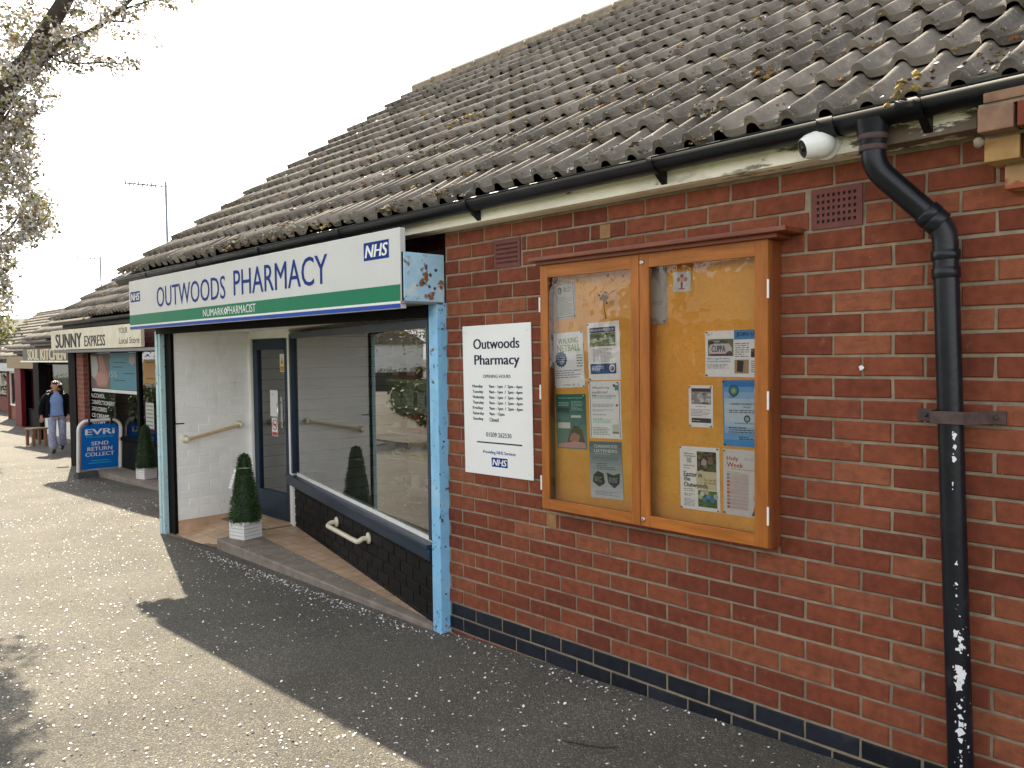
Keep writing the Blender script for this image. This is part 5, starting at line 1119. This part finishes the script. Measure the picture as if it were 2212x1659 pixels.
for i in range(nseg + 1):
    x = -.03 + (Wb + .06) * i / nseg; V += [(x, -.01, .12), (x, .10 + .015 * math.sin(math.pi * i / nseg), .03), (x, .10, -.08), (x, -.01, -.17)]
F = [(i * 4 + k, (i + 1) * 4 + k, (i + 1) * 4 + k + 1, i * 4 + k + 1) for i in range(nseg) for k in range(3)] + [(0, 1, 2, 3), (nseg * 4 + 3, nseg * 4 + 2, nseg * 4 + 1, nseg * 4)]
b.mesh(V, F, mat('board_foot', (.05, .05, .05), .7, var=.3), .5, T); b.build('base', ab)
for x in (.15, .49):
    b = MB(); b.box(x - .015, x + .015, Hb - .075, Hb + .03, -.01, .03, M['black'], T, ch=.004); b.build('clip', ab)

# ------------------------------------------------------------------ bench, cafe table
sp = at(73, 948, 20.5); sp.z = g(sp.x)
st_ = thing('wooden_bench', 'pale wooden bench beside the cafe pier', 'bench', tuple(sp)); wood = mat('bench_pine', (.24, .12, .055), .6, var=.2)
Ts = frame(sp, (-.25, .97, 0)) if True else None
b = MB(); b.box(-.06, .36, .40, .44, -.35, .02, wood, Ts, ch=.006); b.build('seat', st_)
for x in (.0, .30):
    for z in (-.02, -.30): b = MB(); b.box(x - .03, x + .03, 0, .40, z - .03, z + .03, wood, Ts, ch=.004); b.build('leg', st_)
cp_ = at(122, 935, 28.0); cp_.z = g(cp_.x)
def cafe_table(px, d, label):
    p = at(px, 930, d); p.z = g(p.x); t = thing('cafe_table', label, 'table', tuple(p), 'cafe tables by the red post')
    b = MB(); b.lathe([(.34, .70), (.35, .72), (.34, .735)], M['black'], 20, Matrix.Translation(p)); b.build('top', t)
    b = MB(); b.tube([p + Vector((0, 0, .03)), p + Vector((0, 0, .70))], .03, M['steel'], 8); b.build('stem', t); b = MB(); b.lathe([(.22, 0), (.2, .03), (.03, .05)], M['black'], 16, Matrix.Translation(p)); b.build('foot', t)
cafe_table(104, 26.5, 'black round cafe table nearest the red post'); 

# ------------------------------------------------------------------ person
def skin_obj(name, parent, verts, edges, radii, m, T, sub=1, root=0, kind=None):
    me = bpy.data.meshes.new(name); b0 = root_of(parent)
    me.from_pydata([tuple((T @ Vector(v)) - b0) for v in verts], edges, []); me.materials.append(m)
    o = bpy.data.objects.new(name, me); COL.objects.link(o); o.parent = parent
    md = o.modifiers.new('skin', 'SKIN'); md.use_smooth_shade = True; md.branch_smoothing = .3
    if not me.skin_vertices: return o
    for i, q in enumerate(me.skin_vertices[0].data):
        r = radii[i]; q.radius = r if isinstance(r, tuple) else (r, r); q.use_root = (i == root)
    s = o.modifiers.new('sub', 'SUBSURF'); s.levels = sub; s.render_levels = sub + 1
    return o
pp = Vector((-16.75, 2.07, g(-16.75)))
pe = thing('person', 'woman in an open black jacket, blue top and flared jeans walking past the cafe', 'person', tuple(pp))
Tp = Matrix.Identity(4); fx = Vector((.25, .97, 0)).normalized(); fy = Vector((.97, -.25, 0)).normalized()
for i in range(3): Tp[i][0] = fx[i] * 1.12; Tp[i][1] = fy[i]; Tp[i][2] = (0, 0, 1)[i]; Tp[i][3] = pp[i]
skin = mat('skin', (.42, .22, .15), .5, var=.08); denim = mat('mottled_denim', (.26, .30, .44), .8, var=.35, scale=30, layers=[((.42, .46, .58), 22, .5, .62, {'max': .7})]); tee = mat('blue_top', (.17, .28, .55), .8, var=.12, scale=12)
jack = mat('black_jacket', (.005, .0055, .008), .8, spec=.1, var=.3, scale=12, bump=.004, bscale=30); hairm = mat('dark_brown_hair', (.03, .014, .010), .45, var=.3, scale=30); shoe = mat('black_shoe', (.012, .012, .014), .5)
V = [(0, 0, .86), (0, 0, 1.0), (0, .01, 1.16), (0, 0, 1.30), (-.01, .0, 1.365), (-.015, .01, 1.43), (-.025, .012, 1.50), (-.02, 0, 1.555)]
rads = [(.105, .075), (.09, .07), (.11, .08), (.07, .055), .043, (.058, .066), (.068, .078), (.045, .05)]
Ed = [(i, i + 1) for i in range(7)]
def chain(start, pts, rs):
    global V, rads, Ed
    p = start
    for q, r in zip(pts, rs): V.append(q); rads.append(r); Ed.append((p, len(V) - 1)); p = len(V) - 1
    return p
chain(6, [(-.095, .045, 1.487)], [.012])                    # nose, the head is turned to her right
chain(6, [(.03, .07, 1.49)], [.014])                         # ear towards the camera
hL = chain(3, [(.13, -.01, 1.285), (.185, -.02, 1.20), (.215, -.03, 1.02), (.20, .06, .83), (.195, .09, .775)], [.052, .048, .04, .028, .027])
hR = chain(3, [(-.13, -.01, 1.285), (-.18, -.03, 1.20), (-.235, -.07, 1.03), (-.265, -.02, .84), (-.27, .0, .785)], [.052, .048, .04, .028, .027])
for h, s in ((hL, 1), (hR, -1)):
    bx, by, bz = V[h]
    for i, (dx, l) in enumerate(((-.024, .062), (-.008, .074), (.008, .07), (.023, .055))): chain(h, [(bx + dx, by + .012, bz - .035), (bx + dx, by + .028, bz - .035 - l * .55), (bx + dx, by + .022, bz - .035 - l)], [.0095, .0085, .0075])
    chain(h, [(bx - s * .035, by + .025, bz - .02), (bx - s * .035, by + .04, bz - .055)], [.011, .009])
chain(0, [(-.08, .01, .80), (-.085, .13, .47), (-.08, .10, .10), (-.08, .20, .05)], [.085, .058, .042, .038])
chain(0, [(.08, 0, .80), (.09, .02, .46), (.075, -.17, .13), (.075, -.08, .07)], [.085, .058, .042, .038])
skin_obj('body', pe, V, Ed, rads, skin, Tp, 1)
skin_obj('jeans', pe, [(0, 0, .90), (-.085, .01, .78), (-.088, .13, .46), (-.085, .115, .25), (-.083, .11, .055), (.085, 0, .78), (.092, .02, .45), (.085, -.09, .25), (.08, -.15, .12)], [(0, 1), (1, 2), (2, 3), (3, 4), (0, 5), (5, 6), (6, 7), (7, 8)], [(.155, .115), (.105, .105), .08, .088, .108, (.105, .105), .08, .088, .10], denim, Tp, 1)
b = MB()
def loft(b, rings, m, T, n=18):
    V = [(cx + math.cos(2 * math.pi * k / n) * rx, cy + math.sin(2 * math.pi * k / n) * ry, z + .004 * math.sin(k * 2.1 + z * 30)) for z, rx, ry, cx, cy in rings for k in range(n)]
    b.mesh(V, [(i * n + k, i * n + (k + 1) % n, (i + 1) * n + (k + 1) % n, (i + 1) * n + k) for i in range(len(rings) - 1) for k in range(n)], m, .5, T, True)
loft(b, [(.83, .165, .125, 0, .01), (.90, .165, .13, 0, .01), (1.0, .145, .115, 0, .01), (1.08, .145, .12, 0, .02), (1.17, .155, .135, 0, .025), (1.25, .14, .11, 0, .01), (1.31, .085, .07, 0, 0), (1.345, .06, .055, 0, 0)], tee, Tp)
b.build('top', pe)
b = MB(); n = 20                                             # open jacket: shell round the back and sides
rings = [(.80, .215, .15), (.95, .20, .145), (1.10, .195, .15), (1.22, .185, .14), (1.30, .145, .10), (1.345, .085, .075)]
Vj = []
for z, ra, rb_ in rings:
    for k in range(n + 1):
        a = rad(128) + rad(284) * k / n; Vj.append((math.cos(a) * ra, math.sin(a) * rb_, z + .01 * math.sin(k)))
nn = len(Vj); Vi = [(x * .93, y * .93, z) for x, y, z in Vj]
Fj = []
for i in range(len(rings) - 1):
    for k in range(n): a0 = i * (n + 1) + k; Fj.append((a0, a0 + 1, a0 + n + 2, a0 + n + 1)); Fj.append((nn + a0 + n + 1, nn + a0 + n + 2, nn + a0 + 1, nn + a0))
    for k in (0, n): a0 = i * (n + 1) + k; Fj.append((a0, a0 + n + 1, nn + a0 + n + 1, nn + a0))
for k in range(n): Fj.append((k, nn + k, nn + k + 1, k + 1))
b.mesh(Vj + Vi, Fj, jack, .5, Tp, True)
for s, P in ((1, [(.12, -.01, 1.29), (.195, -.02, 1.20), (.235, -.03, 1.02), (.215, .05, .835)]), (-1, [(-.12, -.01, 1.29), (-.19, -.03, 1.20), (-.255, -.07, 1.03), (-.272, -.025, .845)])): b.tube(P, [.075, .078, .07, .055], jack, 12, True, Tp)
b.tube([(-.09, .07, 1.335), (-.12, .02, 1.36), (-.07, -.06, 1.385), (.06, -.06, 1.385), (.10, .03, 1.355), (.07, .08, 1.32)], [.02, .028, .03, .03, .028, .02], jack, 8, True, Tp)
b.build('jacket', pe)
b = MB()
for i in range(70):
    a = R.uniform(0, 6.28); e = R.uniform(-.3, 1.5); p = Vector((math.cos(a) * math.cos(e) * .083, math.sin(a) * math.cos(e) * .09, math.sin(e) * .085)) + Vector((-.005, -.012, 1.505))
    if p.x < -.055 and p.z < 1.555: continue
    b.ico(p, R.uniform(.014, .024), hairm, 1, .2, T=Tp)
for i in range(46): b.ico((.085 + R.gauss(0, .02), -.03 + R.gauss(0, .022), 1.485 - R.uniform(-.05, .17)), R.uniform(.018, .03), hairm, 1, .2, T=Tp)
b.build('hair', pe)
b = MB()
for x, y, z in ((-.082, .072, 1.505), (-.090, .012, 1.505)): b.ico((x, y, z), .0085, M['black'], 1, sq=(1, 1, .6), T=Tp)
b.ico((-.085, .048, 1.452), .014, mat('lips', (.35, .09, .08), .5), 1, sq=(.6, 1.1, .4), T=Tp); b.build('face_features', pe)
for x, y0, z, t_ in ((-.08, .11, .0, 0), (.075, -.16, .045, .3)):
    b = MB(); b.tube([(x, y0 - .06, z + .05), (x, y0 - .01, z + .055), (x, y0 + .08, z + .045), (x, y0 + .16, z + .03)], [.035, .048, .043, .022], shoe, 12, True, Tp); b.build('shoe', pe)
b = MB(); b.tube([(-.10, .06, 1.395), (-.165, .085, 1.375)], .007, pm((.8, .8, .78)), 8, True, Tp); b.build('collar_highlight', base=tuple(Tp @ Vector((-.13, .07, 1.38))), label='white strip added as a highlight on the jacket collar of the walking woman', cat='collar_highlight')  # small white tube stands in for the highlight on the jacket collar

# ------------------------------------------------------------------ trees
def leaf(b, p, s, m, rr):
    u = Vector((rr.gauss(0, 1), rr.gauss(0, 1), rr.gauss(0, 1))).normalized(); v = u.orthogonal().normalized(); v = Matrix.Rotation(rr.random() * 6.28, 3, u) @ v; w = u.cross(v)
    a = s * rr.uniform(.7, 1.2); c = a * rr.uniform(.45, .75); k = u * a * rr.uniform(-.2, .2)
    b.mesh([p - v * a * .5, p - w * c * .5 + k, p + v * a * .5, p + w * c * .5 + k], [(0, 1, 2, 3)], m, rr.random())
def clump(b, p, r, n, s, mats, rr):
    for i in range(n):
        d = Vector((rr.gauss(0, 1), rr.gauss(0, 1), rr.gauss(0, .8))) * r * .5
        x = rr.random(); acc = 0
        for m, wt_ in mats:
            acc += wt_
            if x <= acc: leaf(b, p + d, s, m, rr); break
def in_frame(P, margin=0):
    q = px_of(P); return q and -margin < q[0] < 2212 + margin and -margin < q[1] < 1659 + margin
def blossom_tree(name, label, base, top, limbs, twigs, fills, extra, seed, leaf_s=.046, clump_r=.10, clump_n=12, mats=None, r0=.17, allow=None):
    rr = random.Random(seed); t = thing(name, label, 'tree', tuple(base), 'blossom trees beside the path')
    b = MB(); base, top = Vector(base), Vector(top)
    b.tube([base - Vector((0, 0, .1)), base + (top - base) * .3 + Vector((.03, .02, 0)), base + (top - base) * .7 - Vector((.03, 0, 0)), top], [r0 * 1.35, r0 * 1.05, r0 * .95, r0 * .85], M['bark'], 12)
    for P, r in limbs: b.tube(P, r, M['bark'], 9)
    for P, r in twigs: b.tube(P, r, M['bark'], 5)
    b.ico(top, r0 * .9, M['bark'], 2, .08)
    b.build('trunk', t)
    b = MB(); mats = mats or [(M['blossom'], .68), (M['bronze'], .20), (M['limeleaf'], .12)]
    for p, r, n in fills: clump(b, Vector(p), r, int(n * 1.5), leaf_s, mats, rr)
    for P in extra:
        if allow and in_frame(P, 25): continue
        clump(b, P, clump_r * 1.8, int(clump_n * 1.6), leaf_s * 1.2, mats, rr)
    b.build('crown', t); return t
def path3(pts, d): return [at(x, y, d + (q[0] if q else 0)) for x, y, *q in pts]
def along(P, step, rr, jit):
    out = []
    for a, c in zip(P, P[1:]):
        n = max(1, int((c - a).length / step))
        for i in range(n): out.append(a + (c - a) * ((i + rr.random()) / n) + Vector((rr.gauss(0, jit), rr.gauss(0, jit), rr.gauss(0, jit))))
    return out
rr = random.Random(21); D1 = 7.7
tb = at(-330, 1000, D1); tb.z = g(tb.x); tt = at(-260, 480, D1)
limb1 = path3([(-260, 480), (-120, 350), (-40, 275), (0, 215), (60, 130), (130, 18), (185, -80), (230, -170)], D1)
limb2 = path3([(70, 120), (110, 108), (140, 95, .05), (200, 66, .1), (262, 20, .2), (320, -40, .3)], D1)
limb3 = path3([(5, 200), (40, 175, -.1), (88, 138, -.2), (112, 116, -.25), (125, 95, -.3), (140, 82, -.3)], D1)
limb4 = path3([(-260, 480), (-150, 470), (-60, 420, .2), (-10, 370, .3), (30, 300, .4), (48, 262, .4)], D1)
limb5 = path3([(-150, 470), (-60, 500, .3), (-10, 520, .5), (25, 490, .6)], D1)
tw1 = path3([(106, 120, -.2), (125, 132, -.25), (165, 137, -.3), (215, 135, -.3), (262, 137, -.35), (296, 145, -.4)], D1)
tw2 = path3([(112, 112, -.25), (135, 118, -.3), (160, 112, -.3)], D1)
tw3 = path3([(25, 490, .6), (48, 455, .7), (72, 432, .75), (88, 425, .8)], D1)
tw4 = path3([(-10, 522, .5), (40, 512, .6), (70, 505, .6), (92, 500, .6)], D1)
tw5 = path3([(200, 66, .1), (215, 55, .1), (240, 62, .1)], D1); tw6 = path3([(150, 92), (175, 100), (190, 118)], D1)
tw8 = path3([(255, 24, .2), (290, 12, .25), (335, -2, .3), (375, 2, .3), (402, 8, .3)], D1); tw9 = path3([(240, 45, .15), (275, 48, .2), (300, 40, .2)], D1)
tw7 = path3([(-60, 420, .2), (-20, 300, .1), (20, 240), (60, 200), (95, 182)], D1)
limbs = [(limb1, [.13, .115, .10, .092, .085, .07, .055, .04]), (limb2, [.04, .036, .032, .026, .02, .012]), (limb3, [.035, .028, .024, .02, .014, .008]), (limb4, [.09, .06, .04, .03, .02, .01]), (limb5, [.05, .035, .022, .014])]
twigs = [(tw1, [.011, .009, .008, .007, .005, .003]), (tw2, [.01, .008, .004]), (tw3, [.014, .01, .006, .003]), (tw4, [.012, .008, .006, .003]), (tw5, [.01, .006, .003]), (tw6, [.01, .006, .003]), (tw7, [.02, .015, .01, .008, .004]), (tw8, [.014, .011, .008, .006, .003]), (tw9, [.01, .007, .003])]
fills = []
for P, st, jt, n in ((tw8, .05, .05, 13), (tw9, .05, .05, 12), (tw1, .045, .035, 13), (tw2, .05, .04, 12), (tw3, .06, .07, 13), (tw4, .06, .05, 12), (tw5, .06, .06, 11), (tw6, .06, .06, 11), (tw7, .06, .10, 13), (limb2, .035, .11, 13), (limb3, .05, .10, 13), (limb1[3:], .10, .17, 10)):
    fills += [(p, .075, n) for p in along(P, st, rr, jt)]
def edge(y):                                                  # outline of the crown on the left of the view
    Q = [(0, 300), (30, 250), (60, 225), (85, 200), (110, 150), (140, 120), (170, 110), (200, 130), (225, 110), (260, 70), (280, 66), (340, 65), (390, 58), (410, 50), (440, 100), (490, 105), (515, 70), (545, 30), (600, 22), (640, 24), (665, 8)]
    for (a, xa), (c, xc) in zip(Q, Q[1:]):
        if y <= c: return xa + (xc - xa) * (y - a) / (c - a)
    return 0
k = 0
while k < 560:
    y = rr.uniform(-30, 665); x = rr.uniform(-40, max(1, edge(max(0, y))))
    if y > 410 and rr.random() < .45: continue
    if 60 < x and rr.random() < .25: continue
    fills.append((at(x, y, D1 + rr.gauss(.1, .45)), .062, 12)); k += 1
k = 0
while k < 150:                                                # extra clumps added so their shade falls on the tarmac by the camera
    q = at(rr.uniform(-40, 95), rr.choice((1490, 1520, 1560, 1600, 1650)) + rr.gauss(0, 12), 4); d = q - C0; t_ = (-.2 - C0.z) / d.z; G = C0 + d * t_
    h = rr.uniform(2.7, 3.9); P = G + SUN * (h / SUN.z); v = px_of(P)
    k += 1
    if v[0] < edge(max(0, v[1])) + 12: fills.append((P, .085, 13))
extra = []
while len(extra) < 760:
    P = at(rr.uniform(-900, 500), rr.uniform(-1100, 700), D1 + rr.gauss(.2, 1.3))
    if P.z < 1.9: continue
    if px_of(P)[1] > -40 and px_of(P)[0] > -30: continue
    if (P - at(-200, -200, D1)).length > 3.6: continue
    extra.append(P)
blossom_tree('blossom_tree', 'near blossom tree with a mossy limb reaching over the path from the left', tb, tt, limbs, twigs, fills, extra, 4)
# second tree further along, and others seen only at the frame edge and in the glass
def simple_tree(name, label, base, h, cr, n, mats, seed, ls=.09, crz=None, grp='trees around the parade', keep=None, trunk_r=.14):
    rr = random.Random(seed); base = Vector(base); t = thing(name, label, 'tree', tuple(base), grp); crz = crz or cr * .8; c = base + Vector((0, 0, h - crz))
    b = MB(); b.tube([base - Vector((0, 0, .1)), base + Vector((.05, .03, (h - crz) * .5)), c], [trunk_r * 1.2, trunk_r, trunk_r * .7], M['bark'], 9)
    tips = []
    for i in range(14):
        a = rr.random() * 6.28; e = rr.uniform(-.1, 1.2); d = Vector((math.cos(a) * math.cos(e) * cr, math.sin(a) * math.cos(e) * cr, math.sin(e) * crz)) * rr.uniform(.7, .98)
        m = c + d * .5 + Vector((rr.gauss(0, .1), rr.gauss(0, .1), .1)); b.tube([c - Vector((0, 0, rr.uniform(0, crz * .6))), m, c + d], [trunk_r * .5, trunk_r * .28, .01], M['bark'], 6); tips += [m, c + d]
    b.build('trunk', t)
    b = MB(); k = 0
    cl = [(tp, rr.uniform(.25, .5) * cr) for tp in tips] + [(c + Vector((rr.gauss(0, .5) * cr, rr.gauss(0, .5) * cr, rr.gauss(.1, .5) * crz)), rr.uniform(.2, .42) * cr) for _ in range(16)]
    while k < n:
        p0, r = cl[rr.randrange(len(cl))]; d = Vector((rr.gauss(0, 1), rr.gauss(0, 1), rr.gauss(0, .8)))
        p = p0 + d * r * .45
        if keep and not keep(p): k += 1; continue
        x = rr.random(); acc = 0
        for m, w in mats:
            acc += w
            if x <= acc: leaf(b, p, ls, m, rr); break
        k += 1
    b.build('crown', t); return t
blm = [(M['blossom'], .45), (M['bronze'], .4), (M['limeleaf'], .15)]
p2 = at(-190, 990, 17); p2.z = g(p2.x)
simple_tree('blossom_tree', 'further blossom tree hanging in from the left edge', p2, 4.6, 2.3, 5200, blm, 31, .10, 1.7, 'blossom trees beside the path', lambda p: not (px_of(p) and px_of(p)[0] > 30 + 10 * math.sin(p.z * 7) and px_of(p)[1] < 1659))
p3 = at(10, 800, 47); p3.z = g(p3.x)
simple_tree('lime_tree', 'yellow green spring tree beyond the last shops', p3, 4.35, 2.1, 5200, [(M['limeleaf'], .8), (M['blossom'], .2)], 33, .22, 1.5)
simple_tree('blossom_tree', 'blossom tree on the lawn opposite the notice board', (-4.3, -8.2, g(-4.3)), 6.2, 2.9, 1900, blm, 35, .13, 2.2, 'blossom trees beside the path')
simple_tree('blossom_tree', 'blossom tree on the lawn opposite the pharmacy door', (-9.5, -9.6, g(-9.5)), 5.6, 2.6, 1900, blm, 36, .13, 2.0, 'blossom trees beside the path')
pe5 = Vector((-24, -4.6, g(-24)))
simple_tree('blossom_tree', 'broad blossom tree behind the low shrub bed', pe5, 5.2, 2.6, 4600, blm, 38, .12, 1.9, 'blossom trees beside the path')
pe4 = at(-120, 900, 44); pe4.z = g(pe4.x)
simple_tree('evergreen_tree', 'dark evergreen tree at the far end of the path', pe4, 6.5, 3.0, 4200, [(M['hedgeleaf'], 1.0)], 37, .25, 3.0)
# hedges and houses across the lawn, seen in the glass
def hedge(label, x0, x1, y0, y1, h, seed, n):
    rr = random.Random(seed); b = MB(); zb = g((x0 + x1) / 2)
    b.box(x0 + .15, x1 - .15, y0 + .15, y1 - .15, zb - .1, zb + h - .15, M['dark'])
    for i in range(n): leaf(b, Vector((rr.uniform(x0, x1), rr.choice((y0, y1)) + rr.gauss(0, .1) if rr.random() < .6 else rr.uniform(y0, y1), zb + h * rr.random() if rr.random() < .6 else zb + h + rr.gauss(0, .08))), .16, M['hedgeleaf'], rr)
    b.build('hedge', base=((x0 + x1) / 2, y0, zb), label=label, cat='hedge', group='clipped hedges around the lawn')
hedge('long clipped hedge along the far side of the lawn', -25, 25, -15.2, -14.2, 1.2, 41, 9000)
hedge('low dense shrub bed beside the path', -30, -15, -4.4, -2.9, 1.1, 43, 5200)
hedge('clipped hedge closing the far end of the path', -58, -56, -8, 3.5, 1.5, 42, 2500)
def house(nm, label, x0, x1, y0, y1, h, wm):
    t = thing(nm, label, 'house', ((x0 + x1) / 2, (y0 + y1) / 2, 0)); z = g((x0 + x1) / 2) - .3; ym = (y0 + y1) / 2
    b = MB(); b.box(x0, x1, y0, y1, z, h, wm); b.build('wall', t)
    b = MB(); b.mesh([(x0 - .3, y0 - .4, h), (x1 + .3, y0 - .4, h), (x1 + .3, ym, h + 2.2), (x0 - .3, ym, h + 2.2), (x1 + .3, y1 + .4, h), (x0 - .3, y1 + .4, h)], [(0, 1, 2, 3), (2, 4, 5, 3), (0, 3, 5), (1, 4, 2)], M['ridge']); b.build('roof', t)
    n = int((x1 - x0) / 3)
    for i in range(n):
        xa = x0 + 1 + i * 3
        b = MB(); b.box(xa, xa + 1.4, y1, y1 + .06, z + 1.2, z + 2.4, M['whitepaint']); w = b.build('window', t); b = MB(); b.box(xa + .08, xa + 1.32, y1 + .06, y1 + .07, z + 1.28, z + 2.32, M['black']); b.build('pane', w)
house('bungalow', 'long brick bungalow behind the hedge across the lawn', -16, 14, -27, -20, 2.5, M['farbrick'])
house('bungalow', 'white rendered bungalow at the far end of the path', -75, -62, -9, -2, 2.3, M['whitepaint'])
